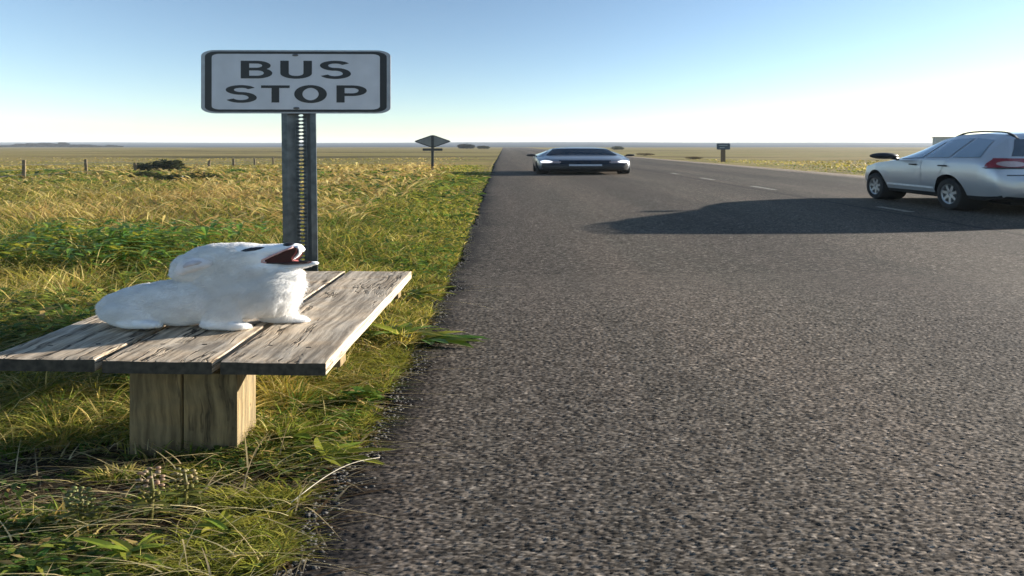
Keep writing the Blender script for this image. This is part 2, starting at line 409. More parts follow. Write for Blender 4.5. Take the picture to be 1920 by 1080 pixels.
def spaced(a, b, n, p):
    t = np.linspace(0, 1, n); return a + (b - a) * t ** p
ys = np.concatenate([np.linspace(-40, 0, 14)[:-1], np.linspace(0, 8, 90)[:-1], spaced(8, 4200, 150, 3.2)])
xl = -spaced(0, 4600, 150, 3.6)[::-1] - 0.4
xs = np.concatenate([xl, np.linspace(0.2, ROAD_R - 0.3, 8), spaced(0, 4600, 90, 3.2) + ROAD_R + 0.05])
X, Y = np.meshgrid(xs, ys)
Z = gz(X, Y)
V = np.stack([X, Y, Z], -1).reshape(-1, 3)
ny, nx = X.shape
def gridfaces(ny, nx):
    i = np.arange(ny - 1)[:, None] * nx + np.arange(nx - 1)[None, :]
    return np.stack([i, i + 1, i + nx + 1, i + nx], -1).reshape(-1, 4)
g = link('ground', npmesh('ground', V, gridfaces(ny, nx)), M['ground'], smooth=True); tag(g, kind='structure')

# hills on the skyline
hy = spaced(400, 3600, 60, 1.5); hx = np.linspace(-4400, 4400, 160)
X, Y = np.meshgrid(hx, hy)
t = np.clip((Y - 520) / 2000, 0, 1); t = t * t * (3 - 2 * t)
Z = -0.8 + (Y - 400) * 0.004 * np.clip((Y - 400) / 100, 0, 1) * (1 - 0.4 * t) + t * (7.5 + 10 * fbm(X * 0.0011, Y * 0.0004, 21) )
Z = np.where(Y > 3000, Z - (Y - 3000) * 0.03, Z)
h = link('hills', npmesh('hills', np.stack([X, Y, Z], -1).reshape(-1, 3), gridfaces(*X.shape)), M['hill'], smooth=True); tag(h, kind='structure')

# road: one sheet to the skyline, with the coarse chippings of the near surface standing up from it
ry = np.concatenate([np.linspace(-40, 0, 10)[:-1], np.linspace(0, 14, 420)[:-1], spaced(14, 470, 160, 2.4)])
e0 = edge_l(ry) + 0.24 * (fbm(ry * 1.7, ry * 0, 31) - 0.5) + 0.10 * (vn(ry * 9, ry * 0, 32) - 0.5) + 0.04 * (vn(ry * 37, ry * 0, 33) - 0.5)
e1 = ROAD_R + 0.3 * (fbm(ry * 1.2, ry * 0, 34) - 0.5)
cols = np.array([0, 0, .003, .006, .010, .016, .03, .1, .3, .5, .7, .9, 1, 1])
XX = e0[:, None] + (e1 - e0)[:, None] * cols[None, :]
ZZ = np.full_like(XX, -0.003); ZZ[:, 0] = -0.09; ZZ[:, -1] = -0.09
V1 = np.stack([XX, np.repeat(ry[:, None], len(cols), 1), ZZ], -1).reshape(-1, 3)
F1 = gridfaces(*XX.shape)
# near chippings: cells 9 mm deep
cyl, cxl = 0.0074, 0.0215
ys2 = [1.15]
while ys2[-1] < 7.0: ys2.append(ys2[-1] + max(0.0034, 0.0017 * ys2[-1]))
ys2 = np.array(ys2); xs2 = np.arange(-0.95, 6.8, 0.0095)
X2, Y2 = np.meshgrid(xs2, ys2)
u = X2 / cxl; v = Y2 / cyl; iu = np.floor(u); iv = np.floor(v)
best = np.full(X2.shape, 9.0); bu = np.zeros_like(u); bv = np.zeros_like(u)
for du in (-1, 0, 1):
    for dv in (-1, 0, 1):
        cu, cv = iu + du, iv + dv
        d = np.hypot(u - cu - 0.1 - 0.8 * hash2(cu, cv, 1), v - cv - 0.1 - 0.8 * hash2(cu, cv, 2))
        m_ = d < best; best = np.where(m_, d, best); bu = np.where(m_, cu, bu); bv = np.where(m_, cv, bv)
rh = hash2(bu, bv, 3); rc = hash2(bu, bv, 4); rt = hash2(bu, bv, 5)
hgt = (0.0016 + 0.0046 * rh ** 1.5) * np.clip(1 - (best / 0.72) ** 2.4, 0, 1)
hgt += 0.004 * (fbm(X2 * 0.9, Y2 * 3, 41) - 0.5)
tap = np.clip((7.0 - Y2) / 2.5, 0, 1) * np.clip((6.8 - X2) / 0.8, 0, 1) * np.clip((Y2 - 1.15) / 0.1, 0, 1)
ee = np.interp(Y2, ry, e0)
tapl = np.clip((X2 - ee) / 0.05, 0, 1)
Z2 = np.where(tapl * tap > 0, -0.0045 + (0.0045 + hgt) * np.minimum(tap, tapl), -0.03)
V2 = np.stack([X2, Y2, Z2], -1).reshape(-1, 3)
F2 = gridfaces(*X2.shape)
keep = (Z2.reshape(-1)[F2] > -0.02).all(1); F2 = F2[keep]
val = 0.046 + 0.19 * rc ** 1.7 + np.where(rt > 0.965, 0.20, 0.0) 
val = val * np.where(best > 0.58, 0.62, 1.0)
warm = 0.5 + 0.5 * (hash2(bu, bv, 6) - 0.5)
col2 = np.stack([val * (1.04 + 0.10 * warm), val * 0.97, val * (0.88 - 0.06 * warm)], -1).reshape(-1, 3)
al = np.clip(np.minimum(tap, 1) * 1.6, 0, 1).reshape(-1)
V = np.concatenate([V1, V2]); F = np.concatenate([F1, F2 + len(V1)])
me = npmesh('road', V, F)
a = me.attributes.new('chip', 'FLOAT_COLOR', 'POINT')
c4 = np.zeros((len(V), 4), np.float32); c4[len(V1):, :3] = col2; c4[len(V1):, 3] = al
a.data.foreach_set('color', c4.ravel())
wa = me.attributes.new('wear', 'FLOAT', 'POINT')
wx = V[:, 0] - np.interp(V[:, 1], ry, e0)
wa.data.foreach_set('value', (np.exp(-(np.maximum(wx, 0) / (0.17 + 0.20 * fbm(V[:, 1] * 0.9, V[:, 1] * 0, 55))) ** 2)).astype(np.float32))
road = link('road', me, M['asphalt'], smooth=True); tag(road, kind='structure')

# worn centre line: short dashes
for i, (pa, pb) in enumerate((((1696, 387.5), (1790, 397.5)), ((1421, 349), (1474, 356)), ((1309, 333.5), (1338, 337.5)), ((1243, 324.6), (1263, 326.6)))):
    A, B = P(*pa), P(*pb); A.x = B.x = 9.55
    n = 14; mb = MB(); vs_ = []
    for k in range(n + 1):
        y = A.y + (B.y - A.y) * k / n
        w = 0.11 * (0.75 + 0.5 * random.random())
        vs_ += [(9.55 - w, y, 0.0045), (9.55 + w, y, 0.0045)]
    mb.add(vs_, [(2 * k, 2 * k + 1, 2 * k + 3, 2 * k + 2) for k in range(n)])
    tag(mb.build('road_marking', M['paintline']), kind='structure')

# air
def haze():
    mb = MB().box(-4900, 4900, -60, 4500, -2.0, 40)
    m = bpy.data.materials.new('air'); m.use_nodes = True; n = m.node_tree.nodes; l = m.node_tree.links
    n.remove(n['Principled BSDF'])
    v = n.new('ShaderNodeVolumePrincipled'); v.inputs['Density'].default_value = 0.00024
    v.inputs['Color'].default_value = (0.82, 0.9, 1.0, 1); v.inputs['Anisotropy'].default_value = 0.0
    l.new(v.outputs[0], n['Material Output'].inputs['Volume'])
    o = mb.build('haze', m); tag(o, kind='stuff'); return o
HAZE = haze()

# gravel shed along the broken edge of the road
ST_N = 9000
yy = 1.2 + rng.random(ST_N) ** 2.2 * 11
xx = np.interp(yy, ry, e0) + rng.normal(0, 0.07, ST_N) - 0.02
mb_v = []; mb_f = []
ico = bmesh.new(); bmesh.ops.create_icosphere(ico, subdivisions=1, radius=1.0)
iv_ = np.array([v.co[:] for v in ico.verts]); if_ = np.array([[v.index for v in f.verts] for f in ico.faces]); ico.free()
zz = np.where(xx > np.interp(yy, ry, e0), 0.001, gz(xx, yy))
s = 0.0022 + 0.005 * rng.random(ST_N) ** 2
jit = 1 + 0.35 * (rng.random((ST_N, len(iv_), 1)) - 0.5)
VV = iv_[None] * jit * (s[:, None, None] * np.array([2.3, 1, 0.75])) + np.stack([xx, yy, zz + s * 0.3], -1)[:, None, :]
FF = if_[None] + (np.arange(ST_N) * len(iv_))[:, None, None]
gv = link('gravel', npmesh('gravel', VV.reshape(-1, 3), FF.reshape(-1, 3)), M['stone']); tag(gv, kind='stuff')
# ------------------------------------------------------------------ bench
BZ = 0.5175
bench = empty('bench', (-1.70, 2.597, 0), 'weathered three plank wooden bench without a back at the grassy road edge', 'bench', rz=0)
bench.rotation_euler = (0, 0, -R(2.6))
def plank(x0, x1, y0, y1, z1, th, seed):
    """a sawn board lying along y, slightly warped and worn at its edges"""
    r = np.random.default_rng(seed)
    nxs, nys = 14, 60
    def prof(y, k):
        return 0.006 * (vn(y * 3.0, 0 * y, seed + k) - 0.5) + 0.003 * (vn(y * 14.0, 0 * y, seed + k + 9) - 0.5)
    mb = MB()
    yv = np.linspace(y0, y1, nys)
    yv = y0 + (y1 - y0) * (0.5 - 0.5 * np.cos(np.pi * np.linspace(0, 1, nys))) * 0.35 + (y1 - y0) * np.linspace(0, 1, nys) * 0.65
    ring = []
    rx, rz_ = 0.009, 0.004
    ts = np.linspace(0, 1, nxs)
    # closed cross-section: top (left to right), right side, bottom, left side
    for t_ in ts: ring.append((rx + (1 - 2 * rx) * t_ if False else t_, 'top'))
    rows = []
    for y in yv:
        endf = min((y - y0), (y1 - y)) ; er = max(0.0, 1 - endf / 0.006)
        cup = 0.003
        xa = x0 + float(prof(np.array(y), 1)); xb = x1 + float(prof(np.array(y), 2))
        row = []
        for t_ in ts:
            x = xa + rx + (xb - xa - 2 * rx) * t_
            z = z1 - cup * (1 - (2 * t_ - 1) ** 2) + 0.0025 * (float(vn(np.array(x * 18), np.array(y * 4), seed)) - 0.5) - 0.004 * er
            row.append((x, y, z))
        row += [(xb - 0.3 * rx, y, z1 - 0.3 * rz_ - 0.003 * er), (xb, y, z1 - rz_ - 0.003), (xb, y, z1 - th + rz_), (xb - 0.3 * rx, y, z1 - th + 0.3 * rz_), (xb - rx, y, z1 - th)]
        row += [(xa + rx, y, z1 - th), (xa + 0.3 * rx, y, z1 - th + 0.3 * rz_), (xa, y, z1 - th + rz_), (xa, y, z1 - rz_ - 0.003), (xa + 0.3 * rx, y, z1 - 0.3 * rz_ - 0.003 * er)]
        rows.append(row)
    n = len(rows[0])
    vs_ = [p for r_ in rows for p in r_]
    fs = []
    for j in range(len(rows) - 1):
        for i in range(n):
            k = (i + 1) % n
            fs.append((j * n + i, j * n + k, (j + 1) * n + k, (j + 1) * n + i))
    fs = [f[::-1] for f in fs]
    fs.append(tuple(range(n))); fs.append(tuple(range((len(rows) - 1) * n, len(rows) * n))[::-1])
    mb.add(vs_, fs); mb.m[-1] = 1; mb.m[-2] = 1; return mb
planks = []
for i, (x0, x1, dy0, dy1) in enumerate(((-0.835, -0.29, 0.012, 0.0), (-0.245, 0.295, 0.0, -0.01), (0.335, 0.85, 0.003, 0.0))):
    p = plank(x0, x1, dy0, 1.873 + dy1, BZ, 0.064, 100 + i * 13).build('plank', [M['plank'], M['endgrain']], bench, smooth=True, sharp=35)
    p.data.materials[0] = wood('weathered_plank', (0.29, 0.235, 0.175), (0.61, 0.515, 0.40), 0.95, 1.7 * i + 0.4)
    for yy_ in (0.20, 1.62):
        for fx in (0.28, 0.72):
            x = x0 + (x1 - x0) * fx + random.uniform(-.02, .02); y = yy_ + random.uniform(-.05, .05)
            MB().tube([(x, y, BZ - 0.02), (x, y, BZ - 0.0012)], 0.0055, 10, 2.6).build('nail', M['nail'], p)
def bleg(y, w0, w1):
    mb = MB()
    mid = 0.05
    mb.box(w0, mid - 0.006, y, y + 0.20, -0.12, 0.3915); mb.box(mid + 0.004, w1, y + 0.006, y + 0.195, -0.12, 0.3915)
    return mb.build('leg', M['legwood'], bench, smooth=True, sharp=35, bevel=0.008)
bleg(0.15, -0.225, 0.335); bleg(1.43, -0.225, 0.335)
for y in (0.24, 1.485):
    MB().box(-0.80, 0.835, y, y + 0.09, 0.3935, 0.452).build('cross_beam', M['legwood'], bench, smooth=True, sharp=35, bevel=0.006)

# ------------------------------------------------------------------ bus stop sign
SY = 4.95
sgn = empty('bus_stop_sign', (0, 0, 0), 'grey bus stop sign with black lettering on a perforated steel post behind the bench', 'sign')
base = Q(565, 590, SY); topc = Q(559, 110, SY)
sgn.location = (base.x, SY, -0.25)
lean = math.atan2(topc.x - base.x, topc.z - base.z)
L_POST = topc.z + 0.25 - 0.02
def u_post():
    """hat-section steel post: two flanges, two sloping sides and a web with a row of holes"""
    hw, web, dep_, th = 0.158, 0.055, 0.055, 0.012
    pitch = 0.0345; n = int(L_POST / pitch)
    mb = MB()
    # web with holes, centre strip at y = dep_
    hw_h, hh = 0.024, 0.0105
    ring = [(hw_h * math.cos(a), hh * math.sin(a)) for a in [math.pi * (2 * k + 1) / 12 for k in range(12)]]
    sq = []
    for (cx, cz) in ring:
        k = max(abs(cx) / web, abs(cz) / (pitch / 2)); sq.append((cx / k, cz / k))
    for i in range(n):
        zc = (i + 0.5) * pitch
        for yy_, flip in ((dep_, False), (dep_ + th, True)):
            vs_ = [(x, yy_, zc + z) for x, z in sq] + [(x, yy_, zc + z) for x, z in ring]
            fs = []
            for k in range(12):
                k2 = (k + 1) % 12
                f = (k, k2, 12 + k2, 12 + k); fs.append(f[::-1] if flip else f)
            # corner infill of the square cell
            mb.add(vs_, fs)
            for sx_ in (-1, 1):
                for sz in (-1, 1):
                    a = max([(x, z) for x, z in sq if x * sx_ > 0 and z * sz > 0], key=lambda p: abs(p[1]) / pitch * 2 - abs(p[0]) / web * 1e-3)
                    b = max([(x, z) for x, z in sq if x * sx_ > 0 and z * sz > 0], key=lambda p: abs(p[0]) / web - abs(p[1]) * 1e-3)
                    mb.add([(a[0], yy_, zc + a[1]), (sx_ * web, yy_, zc + sz * pitch / 2), (b[0], yy_, zc + b[1])], [(0, 1, 2)])
        vs_ = [(x, y_, zc + z) for y_ in (dep_, dep_ + th) for x, z in ring]
        mb.add(vs_, [(k, (k + 1) % 12, 12 + (k + 1) % 12, 12 + k) for k in range(12)])
    H = n * pitch
    for s_ in (-1, 1):
        pr = [(web, dep_), (web + 0.052, 0.0), (hw, 0.0), (hw, th), (web + 0.060, th), (web + 0.006, dep_ + th), (web, dep_ + th)]
        vs_ = [(s_ * x, y_, z) for z in (0, H) for x, y_ in pr]; m_ = len(pr)
        mb.add(vs_, [(k, (k + 1) % m_, m_ + (k + 1) % m_, m_ + k) for k in range(m_)])
        mb.add(vs_, [tuple(range(m_)), tuple(range(m_, 2 * m_))])
    return mb
po = u_post().build('post', M['galv'], sgn); po.rotation_euler = (0, lean, 0)
bmx = bmesh.new(); bmx.from_mesh(po.data); bmesh.ops.remove_doubles(bmx, verts=bmx.verts, dist=1e-5); bmesh.ops.recalc_face_normals(bmx, faces=bmx.faces); bmx.to_mesh(po.data); bmx.free()

A_, B_ = Q(378.5, 94, SY), Q(733, 213, SY)
SW, SH = (B_.x - A_.x) / 2, (A_.z - B_.z) / 2
cz = (A_.z + B_.z) / 2
def rrect(w, h, r, n=8):
    """rounded rectangle outline; corner radius r in height, wider across"""
    rx = r * 2.4; pts = []
    for (cx, cz_, a0) in ((w - rx, h - r, 0), (-w + rx, h - r, 90), (-w + rx, -h + r, 180), (w - rx, -h + r, 270)):
        for k in range(n + 1):
            a = R(a0 + 90 * k / n); pts.append((cx + rx * math.cos(a), cz_ + r * math.sin(a)))
    return pts
def slab(pts, y0, y1, mb, mi=0):
    n = len(pts)
    vs_ = [(x, y0, z) for x, z in pts] + [(x, y1, z) for x, z in pts]
    fs = [tuple(range(n))[::-1], tuple(range(n, 2 * n))] + [(k, (k + 1) % n, n + (k + 1) % n, n + k) for k in range(n)]
    return mb.add(vs_, fs, mi)
cxs = (A_.x + B_.x) / 2
mb = MB(); slab(rrect(SW, SH, 0.055), -0.014, -0.003, mb)
pan = mb.build('panel', M['signedge'], sgn, smooth=True, sharp=30)
Lc = L_POST - (0.25 + topc.z) + 0.25 + cz          # height of the panel centre along the post
Lc = cz + 0.25
pan.location = (cxs - base.x, 0, Lc)
# black band: ring between two rounded outlines, then the grey face inside it
def ringmesh(o_, i_, y, th):
    n = len(o_); mb = MB()
    vs_ = [(x, y, z) for x, z in o_] + [(x, y, z) for x, z in i_] + [(x, y + th, z) for x, z in o_] + [(x, y + th, z) for x, z in i_]
    fs = []
    for k in range(n):
        k2 = (k + 1) % n
        fs += [(k, n + k, n + k2, k2), (k, k2, 2 * n + k2, 2 * n + k), (n + k, 3 * n + k, 3 * n + k2, n + k2)]
    return mb.add(vs_, fs)
r1 = rrect(SW - 0.036, SH - 0.014, 0.046); r2 = rrect(SW - 0.098, SH - 0.036, 0.030)
ringmesh(r1, r2, -0.0165, 0.003).build('border', M['signblack'], pan)
mb = MB(); slab(r2, -0.0158, -0.0135, mb); mb.build('face', M['signface'], pan)
for px, py in ((555, 104), (557, 203)):
    q = Q(px, py, SY); mb = MB()
    mb.ball((q.x - cxs, -0.018, q.z - cz), (0.030, 0.009, 0.011), 14, 8)
    mb.build('bolt', M['bolt'], pan, smooth=True)

# letters as pen strokes: a thin pen in height is a broad one across
def stroke(path, t, closed=False):
    n = len(path); outl, inn = [], []
    for i, (x, z) in enumerate(path):
        a = path[(i - 1) % n] if closed or i > 0 else path[i]; b = path[(i + 1) % n] if closed or i < n - 1 else path[i]
        dx, dz = b[0] - a[0], b[1] - a[1]; d = math.hypot(dx, dz) or 1
        nx_, nz_ = -dz / d, dx / d
        k = 1.0
        if (closed or 0 < i < n - 1):
            d1 = (x - a[0], z - a[1]); l1 = math.hypot(*d1) or 1
            c_ = abs((-d1[1] / l1) * nx_ + (d1[0] / l1) * nz_); k = 1 / max(0.6, c_)
        outl.append((x + nx_ * t / 2 * k, z + nz_ * t / 2 * k)); inn.append((x - nx_ * t / 2 * k, z - nz_ * t / 2 * k))
    return outl, inn
def arc(cx, cz_, rx, rz_, a0, a1, n=16):
    return [(cx + rx * math.cos(R(a0 + (a1 - a0) * k / n)), cz_ + rz_ * math.sin(R(a0 + (a1 - a0) * k / n))) for k in range(n + 1)]
LT = 0.155     # pen
h_ = LT / 2
def glyph(ch):
    w = 0.58; a, b = h_, w - h_; lo, hi = h_, 1 - h_; mid = 0.53
    if ch == 'B':
        r_t, r_b = (hi - mid) / 2, (mid - lo) / 2
        return [([(a, 0), (a, 1)], 0), ([(a, hi), (b - 0.2, hi)] + arc(b - 0.22, mid + r_t, 0.19, r_t, 88, -88) + [(a, mid)], 0),
                ([(a, mid), (b - 0.19, mid)] + arc(b - 0.20, lo + r_b, 0.20, r_b, 88, -88) + [(a, lo)], 0)]
    if ch == 'U':
        return [([(a, 1)] + [(a, 0.32)] + arc(w / 2, 0.30, w / 2 - h_, 0.30 - h_, 180, 360)[1:] + [(b, 1)], 0)]
    if ch == 'S':
        up = arc(w / 2, 0.745, w / 2 - h_, 0.255 - h_, 22, 270, 22); dn = arc(w / 2, 0.285, w / 2 - h_ + 0.01, 0.285 - h_, 90, -158, 24)
        m1 = (0.745 - (0.255 - h_)); m2 = 0.285 + 0.285 - h_
        up = [(x, z if z > 0.745 else 0.745 + (z - 0.745) * (0.745 - 0.53) / (0.255 - h_)) for x, z in up]
        dn = [(x, z if z < 0.285 else 0.285 + (z - 0.285) * (0.53 - 0.285) / (0.285 - h_)) for x, z in dn]
        return [(up + dn[1:], 0)]
    if ch == 'T':
        return [([(0, hi), (w, hi)], 0), ([(w / 2, hi - h_), (w / 2, 0)], 0)]
    if ch == 'O':
        return [(arc(w / 2 + .02, 0.5, w / 2 - h_ + .02, 0.5 - h_, 0, 360, 40)[:-1], 1)]
    if ch == 'P':
        r_t = (hi - 0.46) / 2
        return [([(a, 0), (a, 1)], 0), ([(a, hi), (b - 0.2, hi)] + arc(b - 0.2, 0.46 + r_t, 0.20, r_t, 88, -88) + [(a, 0.46)], 0)]
lmb = MB(); lift = 0
for ch, px0, px1, py0, py1 in (('B', 453, 512, 114.5, 147.5), ('U', 527, 586, 114.5, 148), ('S', 601, 658, 114.5, 148.5),
                             ('S', 425, 482, 160, 193), ('T', 491, 544.5, 160.5, 192.5), ('O', 553, 614, 160, 193.5), ('P', 632, 688.5, 160.5, 192.5)):
    a, b = Q(px0, py1, SY), Q(px1, py0, SY)
    gl = glyph(ch); wid = 0.62 if ch == 'O' else 0.58
    x0_, z0_ = a.x - cxs, a.z - cz; kx, kz = (b.x - a.x) / wid, b.z - a.z
    for path, closed in gl:
        lift += 1; yy_ = -0.0172 - 0.00006 * lift
        o_, i_ = stroke(path, LT, closed); n = len(o_)
        vs_ = [(x0_ + x * kx, yy_, z0_ + z * kz) for x, z in o_] + [(x0_ + x * kx, yy_, z0_ + z * kz) for x, z in i_]
        vs_ += [(x, -0.0150, z) for x, _, z in vs_]
        rng_ = range(n) if closed else range(n - 1); fs = []
        for k in rng_:
            k2 = (k + 1) % n
            fs += [(k, k2, n + k2, n + k), (k, 2 * n + k, 2 * n + k2, k2), (n + k, n + k2, 3 * n + k2, 3 * n + k)]
        if not closed: fs += [(0, n, 3 * n, 2 * n), (n - 1, 3 * n - 1, 4 * n - 1, 2 * n - 1)]
        lmb.add(vs_, fs)
lt = lmb.build('lettering', M['signblack'], pan)
bmx = bmesh.new(); bmx.from_mesh(lt.data); bmesh.ops.recalc_face_normals(bmx, faces=bmx.faces); bmx.to_mesh(lt.data); bmx.free()
# ------------------------------------------------------------------ cars
class CarBody:
    """body shell lofted through cross-sections along its length (y forward, rear bumper at y = 0)"""
    def __init__(s, keys, W):
        s.k = np.array(keys, float); s.W = W
    def key(s, y):
        k = s.k; return [float(np.interp(y, k[:, 0], k[:, i])) for i in range(1, 7)]
    def section(s, y):
        zb, zbelt, wb, ze, we, zt = s.key(y); W = s.W; wb *= W; we *= W
        pts = [(0, zb), (wb * 0.80, zb)]
        for t in (0.0, 0.1, 0.2, 0.32, 0.45, 0.6, 0.75, 0.88, 1.0):
            bul = 0.955 + 0.045 * math.sin(min(1, t / 0.55) * math.pi / 2) - 0.012 * max(0, (t - 0.6) / 0.4) ** 2
            pts.append((wb * bul, zb + 0.03 + (zbelt - zb - 0.03) * t))
        x0 = pts[-1][0]
        for v in (0.15, 0.3, 0.45, 0.6, 0.75, 0.9, 1.0):
            pts.append((x0 + (we - x0) * (v + 0.0) ** 1.12, zbelt + (ze - zbelt) * v))
        for u in (12, 25, 40, 55, 70, 90):
            c = math.cos(R(u)) ** 0.8; pts.append((we * c, ze + (zt - ze) * math.sin(R(u)) ** 0.85))
        pts[-1] = (0, zt); return pts
    def mesh(s, name, wheels, wr, ww, n=110):
        y0, y1 = s.k[0, 0], s.k[-1, 0]
        t = np.linspace(0, 1, n); yv = y0 + (y1 - y0) * (0.6 * t + 0.4 * (0.5 - 0.5 * np.cos(np.pi * t)))
        rows = []
        for y in yv:
            sec = s.section(y); rows.append([(x, y, z) for x, z in sec] + [(-x, y, z) for x, z in sec[-2:0:-1]])
        m = len(rows[0]); vs_ = [p for r_ in rows for p in r_]; fs = []
        for j in range(n - 1):
            for i in range(m):
                k = (i + 1) % m; fs.append((j * m + i, (j + 1) * m + i, (j + 1) * m + k, j * m + k))
        def cap(b, flip, yo):
            base = rows[b]; cz_ = sum(p[2] for p in base) / m; prev = [b * m + i if b >= 0 else (n - 1) * m + i for i in range(m)]
            for sc, dy in ((0.9, 0.35), (0.7, 0.75), (0.4, 1.0)):
                o = len(vs_)
                for p in base: vs_.append((p[0] * sc, p[1] + yo * dy, cz_ + (p[2] - cz_) * sc))
                cur = list(range(o, o + m))
                for i in range(m):
                    k = (i + 1) % m; f = (prev[i], prev[k], cur[k], cur[i]); fs.append(f[::-1] if flip else f)
                prev = cur
            fs.append(tuple(prev[::-1] if flip else prev))
        cap(0, False, -0.05); cap(-1, True, 0.07)
        me = bpy.data.meshes.new(name); me.from_pydata(vs_, [], fs)
        bm = bmesh.new(); bm.from_mesh(me); bmesh.ops.recalc_face_normals(bm, faces=bm.faces); bm.to_mesh(me); bm.free()
        s.bvh = BVHTree.FromPolygons([v.co[:] for v in me.vertices], [p.vertices[:] for p in me.polygons])
        # wheel arches cut out of the shell
        ob = bpy.data.objects.new('shell', me); C.objects.link(ob)
        cuts = []
        for (wy, wz) in wheels:
            for sx in (-1, 1):
                mb = MB(); xa, xb = sx * s.W * 1.2, sx * s.W * 0.62; nn = 40
                ring = [(wy + wr * math.cos(2 * math.pi * k / nn), wz + wr * math.sin(2 * math.pi * k / nn)) for k in range(nn)]
                v2 = [(xa, y, z) for y, z in ring] + [(xb, y, z) for y, z in ring]
                mb.add(v2, [tuple(range(nn)), tuple(range(nn, 2 * nn))[::-1]] + [(k, nn + k, nn + (k + 1) % nn, (k + 1) % nn) for k in range(nn)])
                cm = mb.mesh('cut'); bb = bmesh.new(); bb.from_mesh(cm); bmesh.ops.recalc_face_normals(bb, faces=bb.faces); bb.to_mesh(cm); bb.free()
                co = bpy.data.objects.new('cut', cm); C.objects.link(co); cuts.append(co)
                md = ob.modifiers.new('b', 'BOOLEAN'); md.operation = 'DIFFERENCE'; md.object = co; md.solver = 'EXACT'
        dg = bpy.context.evaluated_depsgraph_get()
        out = bpy.data.meshes.new_from_object(ob.evaluated_get(dg)); out.name = name
        for o in cuts + [ob]: bpy.data.objects.remove(o)
        out.materials.clear()
        mi = []
        for p in out.polygons:
            c = p.center; dark = 0
            for (wy, wz) in wheels:
                if math.hypot(c.y - wy, c.z - wz) < wr * 1.004 and abs(c.x) < s.W * 1.02 and (abs(p.normal.x) < 0.35 or abs(c.x) < s.W * 0.66): dark = 1
            if c.z < s.clad(c.y): dark = 1
            mi.append(dark)
        return out, mi
    clad = staticmethod(lambda y: 0.0)
    def patch(s, quad, axis, sign, nu=10, nv=8, eps=0.008, disc=False):
        """a panel of the shell: quad of four 2-D corners seen along an axis, laid on the body and set just proud"""
        q = [Vector(p) for p in quad]; pts = {}; vs_ = []; fs = []
        for j in range(nv + 1):
            for i in range(nu + 1):
                u, v = i / nu, j / nv
                if disc:
                    a_, b_ = 2 * u - 1, 2 * v - 1
                    u, v = 0.5 + 0.5 * a_ * math.sqrt(1 - b_ * b_ / 2), 0.5 + 0.5 * b_ * math.sqrt(1 - a_ * a_ / 2)
                p = (q[0] * (1 - u) + q[1] * u) * (1 - v) + (q[3] * (1 - u) + q[2] * u) * v
                if axis == 'x': o = Vector((sign * 9, p.x, p.y)); d = Vector((-sign, 0, 0))
                elif axis == 'y': o = Vector((p.x, sign * 9, p.y)); d = Vector((0, -sign, 0))
                else: o = Vector((p.x, p.y, 9)); d = Vector((0, 0, -1))
                loc, nor, _, _ = s.bvh.ray_cast(o, d)
                if loc is None: continue
                if nor.dot(d) > 0: nor = -nor
                pts[(i, j)] = len(vs_); vs_.append(loc + nor * eps)
        for j in range(nv):
            for i in range(nu):
                c = [(i, j), (i + 1, j), (i + 1, j + 1), (i, j + 1)]
                if all(x in pts for x in c): fs.append(tuple(pts[x] for x in c))
        mb = MB(); mb.add(vs_, fs); return mb
def solid(mb, th):
    """give a laid panel some thickness (inwards)"""
    me = mb.mesh('t'); bm = bmesh.new(); bm.from_mesh(me); bmesh.ops.recalc_face_normals(bm, faces=bm.faces)
    n = len(mb.v); vs_ = list(mb.v) + [tuple(v.co - v.normal * 0) for v in bm.verts]; bm.free()
    bpy.data.meshes.remove(me); return mb

def wheel(parent, x, y, z, r, w, side):
    """tyre as the wheel's own mesh, alloy rim as its child"""
    prof = [(0.62, -0.5), (0.80, -0.52), (0.93, -0.49), (0.99, -0.40), (1.0, -0.2), (1.0, 0.2), (0.99, 0.40), (0.93, 0.49), (0.80, 0.52), (0.62, 0.5)]
    n = 36; mb = MB(); vs_ = []; m = len(prof)
    for k in range(n):
        a = 2 * math.pi * k / n
        for pr, px in prof: vs_.append((px * w, math.cos(a) * pr * r, math.sin(a) * pr * r))
    mb.add(vs_, [(k * m + i, k * m + i + 1, ((k + 1) % n) * m + i + 1, ((k + 1) % n) * m + i) for k in range(n) for i in range(m - 1)])
    t = mb.build('wheel', M['tyre'], parent, smooth=True, sharp=40); t.location = (x, y, z)
    mb = MB(); xo = side * w * 0.40
    vs_ = []; pr2 = [(0.0, xo * 1.02), (0.16, xo * 1.05), (0.17, xo * 0.75), (0.54, xo * 0.55), (0.56, xo * 1.15), (0.66, xo * 1.2), (0.67, xo * 0.4), (0.6, 0)]
    m = len(pr2)
    for k in range(n):
        a = 2 * math.pi * k / n
        for rr, px in pr2: vs_.append((px, math.cos(a) * rr * r, math.sin(a) * rr * r))
    mb.add(vs_, [(k * m + i, k * m + i + 1, ((k + 1) % n) * m + i + 1, ((k + 1) % n) * m + i) for k in range(n) for i in range(m - 1)])
    for k in range(7):
        a = 2 * math.pi * k / 7 + 0.2
        for (r0, r1, h0, h1) in ((0.12, 0.6, 0.10, 0.075),):
            ca, sa = math.cos(a), math.sin(a)
            def pt(rad, off, px): return (px, (ca * rad - sa * off) * r, (sa * rad + ca * off) * r)
            vs2 = [pt(r0, -h0, xo * 1.12), pt(r0, h0, xo * 1.12), pt(r1, h1, xo * 1.15), pt(r1, -h1, xo * 1.15),
                   pt(r0, -h0, xo * 0.7), pt(r0, h0, xo * 0.7), pt(r1, h1, xo * 0.8), pt(r1, -h1, xo * 0.8)]
            mb.add(vs2, [(0, 1, 2, 3), (0, 4, 5, 1), (1, 5, 6, 2), (2, 6, 7, 3), (3, 7, 4, 0)])
    mb.build('rim', M['rim'], t)
    return t

